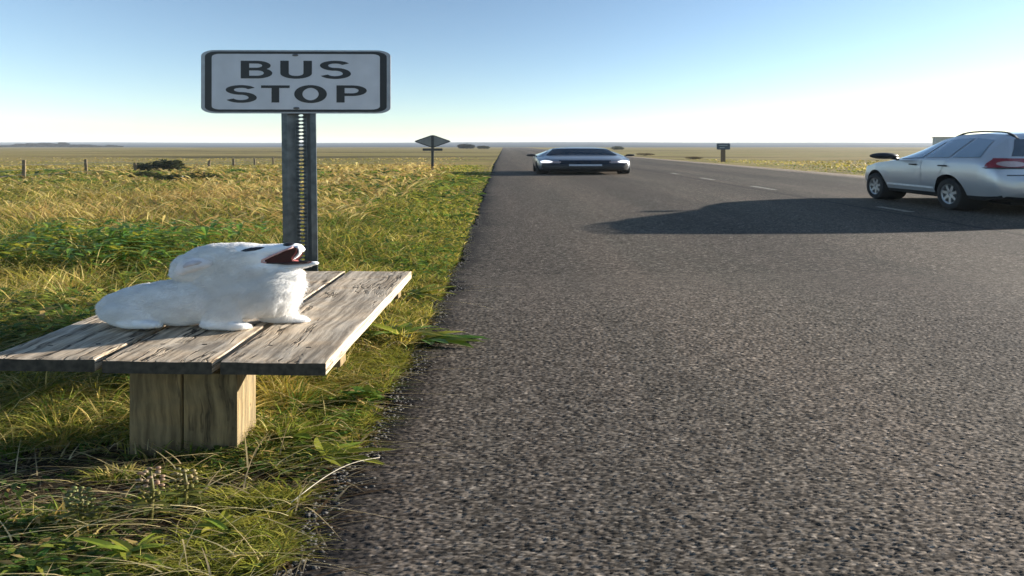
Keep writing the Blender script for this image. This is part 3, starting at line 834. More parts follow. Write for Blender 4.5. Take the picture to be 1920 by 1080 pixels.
def body_obj(cb, wheels, wr, ww, paint, parent):
    me, mi = cb.mesh('body', wheels, wr, ww)
    me.materials.append(paint); me.materials.append(M['blackplastic'])
    me.polygons.foreach_set('material_index', mi)
    return link('body', me, [paint], parent, smooth=True, sharp=38)

# --- silver estate driving away, right-hand lane
SUVK = [(0.00, .46, .66, .86, .74, .84, .80), (0.05, .40, .78, .94, .88, .86, .92), (0.09, .36, .90, .965, 1.02, .865, 1.06), (0.15, .33, .98, .975, 1.18, .86, 1.23),
        (0.28, .30, 1.08, .99, 1.42, .81, 1.50), (0.46, .28, 1.16, 1.0, 1.64, .77, 1.73), (0.62, .27, 1.19, 1.0, 1.71, .75, 1.805), (1.3, .26, 1.185, 1.0, 1.745, .74, 1.84),
        (1.85, .26, 1.175, 1.0, 1.72, .74, 1.82), (2.30, .26, 1.155, 1.0, 1.62, .745, 1.73), (2.75, .26, 1.13, 1.0, 1.41, .78, 1.51), (3.2, .26, 1.10, 1.0, 1.20, .83, 1.27),
        (3.45, .26, 1.075, .995, 1.12, .86, 1.18), (3.85, .27, 1.03, .985, 1.06, .87, 1.12), (4.4, .30, .91, .95, .96, .83, 1.03), (4.70, .34, .76, .89, .82, .79, .88), (4.88, .40, .62, .78, .66, .70, .72)]
WS = 2.90
suv = empty('silver_car', (13.63, 11.47, 0), 'silver sport utility car with roof rails and red tail lamps driving away', 'car')
suv.scale = (1, 1, 1.035); cb = CarBody(SUVK, WS)
cb.clad = staticmethod(lambda y: 0.42 if y < 0.5 else 0.36)
swh = [(1.30, 0.375), (3.88, 0.375)]
body_obj(cb, swh, 0.46, 0, M['silver'], suv)
for (wy, wz) in swh:
    for sx in (-1, 1): wheel(suv, sx * (WS - 0.40), wy, wz, 0.375, 0.72, sx)
for sx in (-1, 1):
    for quad in (((2.13, 1.20), (3.07, 1.16), (2.41, 1.53), (2.01, 1.63)), ((1.30, 1.22), (2.05, 1.205), (1.93, 1.645), (1.24, 1.675)), ((0.50, 1.24), (1.22, 1.225), (1.16, 1.675), (0.68, 1.63))):
        mb = cb.patch(quad, 'x', sx, 12, 8, 0.012)
        mb.build('side_window', M['glasspale'], suv, smooth=True)
    for (a, b, c, d) in (((1.75, 0.44), (2.07, 0.44), (2.07, 1.15), (1.35, 1.15)), ((2.12, 0.44), (3.35, 0.44), (3.30, 1.07), (2.12, 1.14))):
        dr = cb.patch((a, b, c, d), 'x', sx, 14, 12, 0.007).build('door', M['silver'], suv, smooth=True)
        hx_ = (sx * (WS * 0.985), c[0] - 0.16 if False else a[0] + 0.12, 1.03)
        hp = cb.bvh.ray_cast(Vector((sx * 9, 1.42 if c[0] < 2.1 else 2.36, 1.035)), Vector((-sx, 0, 0)))[0]
        MB().tube([(hp.x, hp.y - 0.10, hp.z), (hp.x + sx * 0.07, hp.y - 0.06, hp.z), (hp.x + sx * 0.07, hp.y + 0.06, hp.z), (hp.x, hp.y + 0.10, hp.z)], 0.017, 8, 1.6).build('handle', M['blackplastic'], dr, smooth=True)
    cb.patch(((1.75, 0.475), (3.36, 0.475), (3.36, 0.525), (1.75, 0.52)), 'x', sx, 20, 2, 0.022).build('side_moulding', M['trim'], suv, smooth=True)
    # mirror
    mb = MB(); mb.ball((sx * (WS + 0.30), 3.02, 1.235), (0.40, 0.11, 0.085), 18, 10)
    mb.tube([(sx * (WS - 0.10), 3.02, 1.15), (sx * (WS + 0.10), 3.02, 1.19)], 0.04, 8, 2.0)
    mb.build('mirror', M['blackplastic'], suv, smooth=True)
    # roof rail on two feet
    pts = []
    for k in range(15):
        y = 0.42 + 1.63 * k / 14; zt = cb.key(y)[3]
        lift_ = 0.05 * min(1, math.sin(math.pi * k / 14) * 1.5)
        pts.append((sx * WS * 0.69, y, zt + 0.045 + lift_))
    MB().tube(pts, 0.018, 8, 2.6).build('roof_rail', M['darkmetal'], suv, smooth=True)
    # tail lamp: red lens with a clear reversing segment, wrapping round the corner
    tl = cb.patch(((sx * WS * 0.985, 1.02), (sx * WS * 0.42, 1.045), (sx * WS * 0.42, 1.235), (sx * WS * 0.925, 1.225)), 'y', -1, 26, 8, 0.016).build('tail_lamp', M['red'], suv, smooth=True)
    cb.patch(((sx * WS * 0.95, 1.04), (sx * WS * 0.73, 1.05), (sx * WS * 0.75, 1.16), (sx * WS * 0.92, 1.17)), 'y', -1, 14, 8, 0.024, True).build('reversing_lens', M['clear'], tl, smooth=True)
    cb.patch(((0.06, 1.03), (0.33, 1.05), (0.30, 1.20), (0.13, 1.235)), 'x', sx, 14, 8, 0.014).build('side_lens', M['red'], tl, smooth=True)
    cb.patch(((sx * WS * 0.985, 1.005), (sx * WS * 0.42, 1.015), (sx * WS * 0.42, 1.048), (sx * WS * 0.99, 1.03)), 'y', -1, 20, 2, 0.018).build('lamp_trim', M['blackplastic'], tl, smooth=True)
    cb.patch(((sx * WS * 0.72, 0.70), (sx * WS * 0.4, 0.70), (sx * WS * 0.4, 0.86), (sx * WS * 0.76, 0.88)), 'y', 1, 12, 6, 0.012).build('headlight', M['clear'], suv, smooth=True)
cb.patch(((-WS * .82, 1.275), (WS * .82, 1.275), (WS * .72, 1.64), (-WS * .72, 1.64)), 'y', -1, 24, 10, 0.012).build('rear_window', M['glass'], suv, smooth=True)
cb.patch(((-WS * .78, 1.20), (WS * .78, 1.20), (WS * .68, 1.68), (-WS * .68, 1.68)), 'y', 1, 24, 10, 0.012).build('windshield', M['glasspale'], suv, smooth=True)
cb.patch(((-WS * .9, 0.86), (WS * .9, 0.86), (WS * .9, 0.885), (-WS * .9, 0.885)), 'y', -1, 40, 2, 0.01).build('bumper_seam', M['glass'], suv, smooth=True)
cb.patch(((-WS * .16, 0.98), (WS * .16, 0.98), (WS * .16, 1.10), (-WS * .16, 1.10)), 'y', -1, 10, 4, 0.02).build('number_plate', M['plate'], suv, smooth=True)
mb = MB(); mb.box(-WS * .55, WS * .55, 0.04, 0.42, 0.22, 0.40); mb.build('rear_valance', M['blackplastic'], suv, bevel=0.03)
for sx in (-1, 1):
    MB().tube([(sx * 1.7, 0.6, 0.27), (sx * 1.7, 0.02, 0.27)], 0.045, 12, 2.4).build('exhaust_pipe', M['chrome'], suv, smooth=True)
MB().box(-2.1, 2.1, 0.5, 4.4, 0.20, 0.30).build('underbody', M['blackplastic'], suv)

M['darkbumper'] = plain('dark_bumper', (0.016, 0.017, 0.02), 0.45, var=0.1)
# --- pale saloon coming towards us
SEDK = [(0, .40, .66, .80, .72, .76, .78), (.1, .30, .82, .93, .90, .82, .95), (.5, .22, .90, .98, .98, .82, 1.04), (.9, .2, .92, 1, 1.08, .76, 1.19), (1.4, .2, .92, 1, 1.24, .66, 1.37),
        (2.1, .2, .915, 1, 1.29, .63, 1.425), (2.7, .2, .90, 1, 1.23, .655, 1.37), (3.2, .2, .885, 1, 1.04, .74, 1.14), (3.45, .2, .865, .995, .92, .82, 1.0), (4.0, .2, .80, .98, .84, .82, .93),
        (4.4, .2, .72, .95, .755, .80, .84), (4.6, .2, .64, .90, .68, .76, .76), (4.7, .21, .55, .83, .59, .72, .66), (4.76, .24, .44, .76, .48, .66, .54)]
WD = 2.62
sed = empty('pale_car', (4.38, 33.4, 0), 'pale saloon car with lit headlamps coming towards the bench on the road', 'car', rz=math.pi)
sed.scale = (1, 1, 1.035); cd = CarBody(SEDK, WD)
cd.clad = staticmethod(lambda y: 0.30)
dwh = [(1.0, 0.325), (3.75, 0.325)]
body_obj(cd, dwh, 0.39, 0, M['white'], sed)
for (wy, wz) in dwh:
    for sx in (-1, 1): wheel(sed, sx * (WD - 0.36), wy, wz, 0.325, 0.66, sx)
cd.patch(((-WD * .77, .985), (WD * .77, .985), (WD * .585, 1.345), (-WD * .585, 1.345)), 'y', 1, 26, 12, 0.012).build('windshield', M['darkglass'], sed, smooth=True)
cd.patch(((-WD * .74, 1.06), (WD * .74, 1.06), (WD * .66, 1.31), (-WD * .66, 1.31)), 'y', -1, 20, 8, 0.012).build('rear_window', M['glass'], sed, smooth=True)
for sx in (-1, 1):
    for quad in (((2.10, .95), (3.22, .945), (2.66, 1.17), (2.10, 1.225)), ((1.05, .95), (2.03, .95), (2.03, 1.225), (1.40, 1.18))):
        cd.patch(quad, 'x', sx, 12, 8, 0.012).build('side_window', M['glass'], sed, smooth=True)
    for (a, b, c, d) in (((1.42, .34), (2.04, .34), (2.04, .88), (1.2, .88)), ((2.08, .34), (3.28, .34), (3.30, .85), (2.08, .88))):
        dr = cd.patch((a, b, c, d), 'x', sx, 14, 10, 0.007).build('door', M['white'], sed, smooth=True)
        hp = cd.bvh.ray_cast(Vector((sx * 9, a[0] + 0.18, 0.80)), Vector((-sx, 0, 0)))[0]
        MB().tube([(hp.x, hp.y - 0.09, hp.z), (hp.x + sx * 0.06, hp.y - 0.05, hp.z), (hp.x + sx * 0.06, hp.y + 0.05, hp.z), (hp.x, hp.y + 0.09, hp.z)], 0.014, 8, 1.6).build('handle', M['white'], dr, smooth=True)
    mb = MB(); mb.ball((sx * (WD + 0.22), 3.02, 0.985), (0.27, 0.09, 0.065), 16, 8)
    mb.tube([(sx * (WD - 0.12), 3.02, 0.93), (sx * (WD + 0.05), 3.02, 0.96)], 0.03, 8, 2.0)
    mb.build('mirror', M['blackplastic'], sed, smooth=True)
    hl = cd.patch(((sx * WD * .90, .60), (sx * WD * .50, .615), (sx * WD * .50, .67), (sx * WD * .86, .745)), 'y', 1, 22, 8, 0.014).build('headlight', M['clear'], sed, smooth=True)
    cd.patch(((sx * WD * .93, .595), (sx * WD * .67, .605), (sx * WD * .67, .71), (sx * WD * .90, .745)), 'y', 1, 20, 10, 0.022, True).build('lit_lens', M['headlamp'], hl, smooth=True)
    cd.patch(((sx * WD * .76, .33), (sx * WD * .52, .33), (sx * WD * .54, .42), (sx * WD * .76, .42)), 'y', 1, 12, 4, 0.012).build('fog_lamp_recess', M['blackplastic'], sed, smooth=True)
    cd.patch(((sx * WD * .86, .76), (sx * WD * .5, .76), (sx * WD * .5, .88), (sx * WD * .84, .88)), 'y', -1, 12, 4, 0.012).build('tail_lamp', M['red'], sed, smooth=True)
cd.patch(((-WD * .52, .54), (WD * .52, .54), (WD * .54, .735), (-WD * .54, .735)), 'y', 1, 24, 8, 0.012).build('grille', M['darkglass'], sed, smooth=True)
cd.patch(((-WD * .90, .26), (WD * .90, .26), (WD * .89, .585), (-WD * .89, .585)), 'y', 1, 40, 8, 0.009).build('bumper', M['darkbumper'], sed, smooth=True)
cd.patch(((-WD * .66, .27), (WD * .66, .27), (WD * .60, .43), (-WD * .60, .43)), 'y', 1, 26, 6, 0.012).build('lower_grille', M['blackplastic'], sed, smooth=True)
cd.patch(((-WD * .34, .455), (WD * .34, .455), (WD * .34, .525), (-WD * .34, .525)), 'y', 1, 12, 4, 0.02).build('number_plate', M['plate'], sed, smooth=True)
MB().box(-1.9, 1.9, 0.4, 4.4, 0.15, 0.24).build('underbody', M['blackplastic'], sed)
# ------------------------------------------------------------------ puppy
DP = P(390, 612, BZ)
dog = bpy.data.objects.new('dog_root', None)      # replaced below by the body mesh
bpy.data.objects.remove(dog)
K = 1 / 331.0; YS = 0.64
def dx(px): return (px - 390) * K
def dz(py, y=0.0): return (612 - py) * K - 0.34 * y * YS    # a point further back stands higher in the picture
body = MB()
def ell(px, py, rx, rz_, y, ry): body.ball((dx(px), y * YS, dz(py, y)), (rx * K, ry * YS, rz_ * K), 28, 18)
def caps(p0, p1, r0, r1, ry0, ry1, n=9):
    """tapering limb in the picture's proportions: p = (px, py, y), r = (rx, rz) in pixels"""
    for i in range(n):
        t = i / (n - 1)
        px, py, y = [a + (b - a) * t for a, b in zip(p0, p1)]
        ell(px, py, r0[0] + (r1[0] - r0[0]) * t, r0[1] + (r1[1] - r0[1]) * t, y, ry0 + (ry1 - ry0) * t)
# trunk
ell(248, 576, 66, 34, 0.03, .125); ell(285, 569, 84, 38, 0.03, .15); ell(335, 566, 95, 43, 0.03, .16); ell(390, 560, 92, 46, 0.03, .16)
ell(450, 548, 90, 46, 0.03, .16); ell(490, 545, 72, 44, 0.035, .15); ell(506, 538, 58, 42, 0.035, .14); ell(510, 558, 46, 30, 0.045, .12)
# neck and head
caps((440, 545, .03), (430, 500, .03), (100, 42), (84, 34), .15, .125)
ell(430, 488, 92, 34, .03, .125); ell(388, 494, 66, 26, .03, .125); ell(368, 506, 50, 22, .03, .118); ell(462, 482, 58, 28, .03, .115)
ell(442, 474, 46, 20.5, .03, .10); ell(470, 500, 70, 24, .03, .12); ell(500, 512, 66, 20, .03, .105); ell(530, 515, 38, 16, .03, .08)
# upper jaw and its tip
caps((478, 473, .03), (548, 460.5, .03), (30, 17), (19, 6.5), .095, .058, 12)
caps((548, 460, .03), (562, 466, .03), (12, 5.6), (9, 5.2), .055, .045, 4)
# lower jaw
caps((490, 503, .03), (565, 495.5, .03), (26, 12), (18, 5.0), .092, .055, 11)
caps((565, 495.5, .03), (588, 492.0, .03), (16, 5.2), (10, 3.6), .05, .03, 5)
# near fore leg and paw
caps((440, 560, -.06), (425, 600, -.085), (46, 26), (36, 14), .07, .055); caps((415, 608, -.09), (450, 611, -.095), (30, 9), (26, 7.5), .055, .05, 6)
for k, oy in enumerate((-.135, -.108, -.078, -.05)): caps((455, 611, oy), (472 - 3 * abs(k - 1.5), 612.5, oy), (14, 6), (9, 4.6), .017, .015, 4)
# far fore leg and paw
caps((505, 560, .11), (512, 592, .125), (40, 26), (30, 13), .06, .05); caps((515, 600, .13), (548, 601, .135), (34, 9), (22, 6.5), .05, .045, 6)
for k, oy in enumerate((.095, .12, .147, .172)): caps((548, 601.5, oy), (567 - 3 * abs(k - 1.5), 602.5, oy), (12, 5.4), (8, 4), .016, .014, 4)
# hind legs folded under the trunk
ell(258, 588, 56, 26, -.06, .085); ell(262, 588, 52, 24, .12, .08)
caps((264, 604, -.10), (296, 608.5, -.125), (30, 11), (21, 7.0), .06, .045, 7)
for k, oy in enumerate((-.165, -.138, -.11, -.083)): caps((297, 609, oy), (313 - 3 * abs(k - 1.5), 610.5, oy), (11, 5.6), (8, 4.2), .015, .013, 4)
caps((270, 598, .16), (305, 602, .17), (34, 10), (22, 7), .045, .04, 5)
# short tail lying against the rump
caps((205, 575, .08), (192, 585, .10), (26, 15), (17, 9), .045, .03, 5)
src = body.mesh('body_src')
ob = bpy.data.objects.new('body_src', src); C.objects.link(ob)
md = ob.modifiers.new('r', 'REMESH'); md.mode = 'VOXEL'; md.voxel_size = 0.0052
sm = ob.modifiers.new('s', 'SMOOTH'); sm.factor = 0.5; sm.iterations = 7
dg = bpy.context.evaluated_depsgraph_get(); dme = bpy.data.meshes.new_from_object(ob.evaluated_get(dg)); bpy.data.objects.remove(ob)
dme.name = 'puppy'
# feet and belly rest on the boards
nv_ = len(dme.vertices); co = np.empty(nv_ * 3, np.float32); dme.vertices.foreach_get('co', co); co = co.reshape(-1, 3)
co[:, 2] = np.maximum(co[:, 2], 0.0015)
dme.vertices.foreach_set('co', co.ravel()); dme.update()
dme.materials.clear()
dog = link('dog', dme, M['skin'], None, smooth=True)
dog.location = (DP.x, DP.y, BZ)
tag(dog, 'fluffy white puppy with open mouth sitting on the wooden bench', 'dog')
dbvh = BVHTree.FromPolygons([tuple(c) for c in co], [tuple(p.vertices) for p in dme.polygons])

def at(px, py, y=-0.5):
    """local point for a picture position on the puppy's near side"""
    loc, nor, _, _ = dbvh.ray_cast(Vector((dx(px), -0.6, dz(py))), Vector((0, 1, 0)))
    return loc, nor
def onside(outline, push, name, m, parent, res=12, thick=0.006):
    """a small shape laid on the near side of the head, given by its outline in picture pixels"""
    cx = sum(p[0] for p in outline) / len(outline); cy_ = sum(p[1] for p in outline) / len(outline)
    n = len(outline); vs_ = []; fs = []
    def hit(px, py):
        z = dz(py); 
        for _ in range(3):
            loc, nor, _, _ = dbvh.ray_cast(Vector((dx(px), -0.6, z)), Vector((0, 1, 0)))
            if loc is None: return None
            z = dz(py, loc.y / YS)
        return loc
    rings = 4
    for j in range(rings + 1):
        f = j / rings
        for (x, y) in outline:
            p = hit(cx + (x - cx) * (1 - f), cy_ + (y - cy_) * (1 - f))
            if p is None: p = Vector((dx(cx), 0, dz(cy_)))
            bulge = push * math.sqrt(max(0, 1 - (1 - f) ** 2))
            vs_.append((p.x, p.y - 0.001 - bulge, p.z))
    for j in range(rings):
        for i in range(n):
            k = (i + 1) % n; fs.append((j * n + i, j * n + k, (j + 1) * n + k, (j + 1) * n + i))
    mb = MB(); mb.add(vs_, fs)
    return mb.build(name, m, parent, smooth=True)
# eye: dark, narrow and slanting, with a lid line
EYE = [(x + 5, y - .4) for x, y in [(452, 470.8), (459, 466.4), (468, 463.2), (478, 461.6), (489, 461.6), (495, 463.0), (487, 467.4), (477, 470.2), (466, 472.0), (457, 472.4)]]
onside(EYE, 0.005, 'eye', M['eye'], dog)
# nose on the tip of the upper jaw
mb = MB(); mb.ball((dx(541), 0.012, dz(456.5, 0.02)), (0.034, 0.026, 0.0125), 18, 12); mb.ball((dx(551), 0.012, dz(459.5, 0.02)), (0.018, 0.022, 0.010), 14, 8)
mb.build('nose', M['nose'], dog, smooth=True)
# inside of the mouth: a wedge between the jaws, its tongue, and the pale lip round the front
def wedge(pts, y0, y1, name, m, parent):
    mb = MB(); n = len(pts)
    vs_ = [(dx(px), y0 * YS, dz(py, y0)) for px, py in pts] + [(dx(px), y1 * YS, dz(py, y1)) for px, py in pts]
    mb.add(vs_, [tuple(range(n)), tuple(range(n, 2 * n))[::-1]] + [(k, n + k, n + (k + 1) % n, (k + 1) % n) for k in range(n)])
    o = mb.build(name, m, parent, smooth=True, sharp=50)
    b = bmesh.new(); b.from_mesh(o.data); bmesh.ops.recalc_face_normals(b, faces=b.faces); b.to_mesh(o.data); b.free()
    return o
mo = wedge([(497, 489.5), (512, 483), (530, 476), (546, 468), (556, 463), (561, 466), (560, 474), (552, 484), (553, 490), (586, 490), (580, 493.5), (540, 496), (510, 494)], -0.052, 0.10, 'mouth', M['mouth'], dog)
mb = MB()
for i in range(9):
    t = i / 8; mb.ball((dx(506 + 46 * t), 0.0, dz(490.2 - 1.0 * math.sin(t * 3.1), 0.0)), (0.03, (0.056 - 0.015 * t) * YS, 0.0085), 14, 8)
mb.build('tongue', M['tongue'], mo, smooth=True)
# pink rim of the lips along both jaws
def rim(path, y, r, name, m, parent):
    MB().tube([(dx(px), y * YS, dz(py, y)) for px, py in path], r, 8, 1.9).build(name, m, parent, smooth=True)
rim([(555, 463.5), (540, 469.5), (524, 476.5), (508, 483.5), (497, 488.5), (496, 491.5), (505, 493)], -0.058, 0.0048, 'lip', M['lip'], dog)
rim([(505, 493.5), (525, 494), (548, 493.5), (570, 491.5), (584, 490.5)], -0.050, 0.0040, 'lip', M['nose'], dog)
# front of the upper lip hanging down past the teeth
mb = MB()
for i in range(12):
    t = i / 11
    px = 562 + 5 * math.sin(t * math.pi * 0.9) - 13 * t * t; py = 462 + 23 * t
    mb.ball((dx(px), (-0.012 + 0.006 * t) * YS, dz(py, -0.012)), (0.012 - 0.005 * t, 0.019 - 0.008 * t, 0.010 - 0.002 * t), 14, 8)
mb.build('front_lip', M['skin'], dog, smooth=True)
# folded ear on the near side of the head
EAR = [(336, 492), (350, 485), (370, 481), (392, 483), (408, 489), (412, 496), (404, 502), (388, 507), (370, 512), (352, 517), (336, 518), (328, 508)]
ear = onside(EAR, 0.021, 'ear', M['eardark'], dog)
onside([(358, 490), (372, 485.5), (388, 486), (398, 490), (392, 495), (376, 499), (362, 503), (352, 505), (350, 498)], 0.028, 'inner_ear_shade', M['earshade'], ear)  # grey-pink inner ear patch, darker colour painting in the shading of the fold

# fur: short strands over the whole coat, longer on chest and neck
dme.calc_loop_triangles()
tri = np.empty(len(dme.loop_triangles) * 3, np.int32); dme.loop_triangles.foreach_get('vertices', tri); tri = tri.reshape(-1, 3)
vnor = np.empty(nv_ * 3, np.float32); dme.vertices.foreach_get('normal', vnor); vnor = vnor.reshape(-1, 3)
a, b, c = co[tri[:, 0]], co[tri[:, 1]], co[tri[:, 2]]
area = np.linalg.norm(np.cross(b - a, c - a), axis=1)
NF = 170000
ti = rng.choice(len(tri), NF, p=area / area.sum())
r1 = np.sqrt(rng.random(NF)); r2 = rng.random(NF)
w0, w1, w2 = 1 - r1, r1 * (1 - r2), r1 * r2
root = a[ti] * w0[:, None] + b[ti] * w1[:, None] + c[ti] * w2[:, None]
nrm = vnor[tri[ti, 0]] * w0[:, None] + vnor[tri[ti, 1]] * w1[:, None] + vnor[tri[ti, 2]] * w2[:, None]
nrm /= np.linalg.norm(nrm, axis=1)[:, None] + 1e-9
px = root[:, 0] / K + 390; py = 612 - (root[:, 2] + 0.34 * root[:, 1]) / K
flow = np.stack([-0.75 * np.ones(NF), np.zeros(NF), -0.45 * np.ones(NF)], -1)
lock = lambda sd, f: vn(root[:, 0] * f * 0.6 + root[:, 1] * f * .5, root[:, 2] * f + root[:, 1] * f * .4, sd) - 0.5
flow += 0.8 * np.stack([lock(64, 45), lock(65, 45), lock(66, 45)], -1)
flow += 0.5 * (np.stack([vn(root[:, 0] * 9, root[:, 2] * 16, 61), vn(root[:, 0] * 9, root[:, 2] * 16, 62), vn(root[:, 0] * 9, root[:, 2] * 16, 63)], -1) - 0.5)
flow += 0.35 * rng.normal(0, 1, (NF, 3))
flow -= nrm * (flow * nrm).sum(1)[:, None]
chest = np.clip((px - 480) / 60, 0, 1) * np.clip((py - 505) / 20, 0, 1)
face = np.clip((px - 470) / 25, 0, 1) * np.clip((512 - py) / 14, 0, 1)
paws = np.clip((py - 594) / 8, 0, 1)
ruff = np.clip(1 - np.abs(px - 470) / 90, 0, 1) * np.clip((py - 498) / 12, 0, 1)
ln = (0.017 + 0.018 * chest + 0.014 * ruff) * (1 + 0.6 * lock(67, 60)) * (0.6 + 0.6 * rng.random(NF)) * (1 - 0.78 * face) * (1 - 0.65 * paws)
# bald lips, eye, nose and mouth
skip = (px > 494) & (py > 459) & (py < 497) & (root[:, 1] > -0.046) & (root[:, 1] < 0.08)
skip |= (px > 450) & (px < 494) & (py > 461) & (py < 472) & (root[:, 1] < 0.03)
skip |= (px > 528) & (py < 463) & (py > 450)
skip |= (root[:, 2] < 0.004)
ok_ = ~skip; lk = lock(69, 34)[ok_]; root, nrm, flow, ln = root[ok_], nrm[ok_], flow[ok_], ln[ok_]; NF = len(root)
d1 = nrm * (0.42 + 0.25 * lock(68, 40))[:, None] + flow * 0.85; d1 /= np.linalg.norm(d1, axis=1)[:, None]
d2 = nrm * 0.18 + flow * 1.0 + np.array([0, 0, -0.25]); d2 /= np.linalg.norm(d2, axis=1)[:, None]
stx = np.array([1.7, 1, 1])
p0 = root - nrm * 0.002; p1 = root + d1 * ln[:, None] * 0.5 * stx; p2 = p1 + d2 * ln[:, None] * 0.55 * stx
side = np.cross(d1, nrm + 0.3 * rng.normal(0, 1, (NF, 3))); side /= np.linalg.norm(side, axis=1)[:, None] + 1e-9
wd = 0.00065
V = np.stack([p0 - side * wd, p0 + side * wd, p1 + side * wd * 0.8, p1 - side * wd * 0.8, p2], 1)
for k in range(5): V[:, k, 2] = np.maximum(V[:, k, 2], 0.001)
i0 = np.arange(NF)[:, None] * 5
F = np.concatenate([np.concatenate([i0, i0 + 1, i0 + 2, i0 + 3], 1), np.concatenate([i0 + 3, i0 + 2, i0 + 4, i0 + 4], 1)[:, :4]])
quads = np.concatenate([i0, i0 + 1, i0 + 2, i0 + 3], 1); tris = np.concatenate([i0 + 3, i0 + 2, i0 + 4], 1)
fm = bpy.data.meshes.new('fur'); nV = NF * 5
fm.vertices.add(nV); fm.vertices.foreach_set('co', V.reshape(-1, 3).astype(np.float32).ravel())
loops = np.concatenate([quads.ravel(), tris.ravel()]).astype(np.int32); fm.loops.add(len(loops)); fm.loops.foreach_set('vertex_index', loops)
fm.polygons.add(2 * NF); fm.polygons.foreach_set('loop_start', np.concatenate([np.arange(NF) * 4, NF * 4 + np.arange(NF) * 3]).astype(np.int32))
fm.polygons.foreach_set('loop_total', np.concatenate([np.full(NF, 4), np.full(NF, 3)]).astype(np.int32)); fm.update(calc_edges=True)
fm.polygons.foreach_set('use_smooth', [True] * (2 * NF))
fc = np.clip(0.93 + 0.10 * lk + 0.04 * rng.normal(0, 1, NF), 0.72, 0.97)
fcol = np.ones((NF, 5, 4), np.float32); fcol[:, :, 0] = fc[:, None]; fcol[:, :, 1] = (fc * 0.99)[:, None]; fcol[:, :, 2] = (fc * 0.975)[:, None]
fa = fm.attributes.new('col', 'FLOAT_COLOR', 'POINT'); fa.data.foreach_set('color', fcol.ravel())
fur = link('fur', fm, M['fur'], dog)
# ------------------------------------------------------------------ far signs, fence, shrubs, trees
# warning sign seen from behind
wb = P(811, 320); ws = empty('warning_sign', (wb.x, wb.y, -0.2), 'grey diamond warning sign seen from behind on a post in the left verge', 'sign')
ctr = Q(811, 265, wb.y); hw_ = (Q(847, 265, wb.y) - ctr).x; hh_ = Q(811, 252.5, wb.y).z - ctr.z
zc = ctr.z + 0.2
def rdiamond(w, h, r=0.12, n=5):
    pts = []
    cs = [(w, 0), (0, h), (-w, 0), (0, -h)]
    for i, c_ in enumerate(cs):
        a, b = cs[i - 1], cs[(i + 1) % 4]
        for k in range(n + 1):
            t = k / n; p0 = (c_[0] + (a[0] - c_[0]) * r, c_[1] + (a[1] - c_[1]) * r); p2 = (c_[0] + (b[0] - c_[0]) * r, c_[1] + (b[1] - c_[1]) * r)
            pts.append(tuple(p0[j] * (1 - t) ** 2 + 2 * c_[j] * t * (1 - t) + p2[j] * t * t for j in range(2)))
    return pts
mb = MB(); slab(rdiamond(hw_, hh_), 0, 0.012, mb); dp = mb.build('panel', M['signback'], ws, smooth=True, sharp=30); dp.location = (0, 0.02, zc)
ringmesh(rdiamond(hw_, hh_), rdiamond(hw_ * 0.86, hh_ * 0.86), -0.012, 0.011).build('border', M['darkmetal'], dp)
mb = MB(); hp_ = 0.085
mb.box(-hp_, hp_, -0.03, 0.006, 0, zc + hh_ - 0.05); mb.build('post', M['darkmetal'], ws, bevel=0.01)
pq = Q(811, 280.5, wb.y); mb = MB(); slab(rrect(0.62, 0.075, 0.02), 0, 0.012, mb); pl = mb.build('plate', M['darkmetal'], ws, smooth=True, sharp=30); pl.location = (0, 0.02, pq.z + 0.2)

# blue road sign on the far side
rb = P(1356, 303); rs = empty('road_sign', (rb.x, rb.y, -0.2), 'small blue sign with pale bars on a brown post beyond the road', 'sign')
a, b = Q(1344, 280.5, rb.y), Q(1369, 268.8, rb.y); w_, h2 = (b.x - a.x) / 2, (b.z - a.z) / 2
mb = MB(); slab(rrect(w_, h2, 0.06), -0.02, 0, mb); p_ = mb.build('panel', M['blue'], rs, smooth=True, sharp=30); p_.location = (0, -0.03, (a.z + b.z) / 2 + 0.2)
mb = MB(); mb.box(-w_ * .55, w_ * .2, -0.026, -0.0202, -h2 * .48, -h2 * .22); mb.box(-w_ * .7, w_ * .65, -0.026, -0.0202, h2 * .25, h2 * .5); mb.build('pale_bars', M['paleblue'], p_)
MB().box(-0.22, 0.22, -0.02, 0.09, 0, 1.42).build('post', M['postbrown'], rs, bevel=0.01)

# pale shed far behind the silver car
sb = P(1778, 281.5); sh = empty('farm_shed', (sb.x, sb.y, -0.3), 'pale grey box-like shed standing in the field behind the silver car', 'shed')
a, b = Q(1756, 268, sb.y), Q(1806, 256.5, sb.y); W_ = (b.x - a.x); top = b.z + 0.3; x0 = a.x - sb.x
MB().box(x0, x0 + W_, 0, 1.8, 0, top - 0.25).build('wall', M['shedwall'], sh)
MB().box(x0 - 0.3, x0 + W_ + 0.3, -0.3, 2.1, top - 0.245, top).build('roof', M['shedroof'], sh, bevel=0.03)
MB().box(x0 + W_ * .4, x0 + W_ * .62, -0.05, -0.004, 0.3, top * .6).build('door', M['shedroof'], sh)

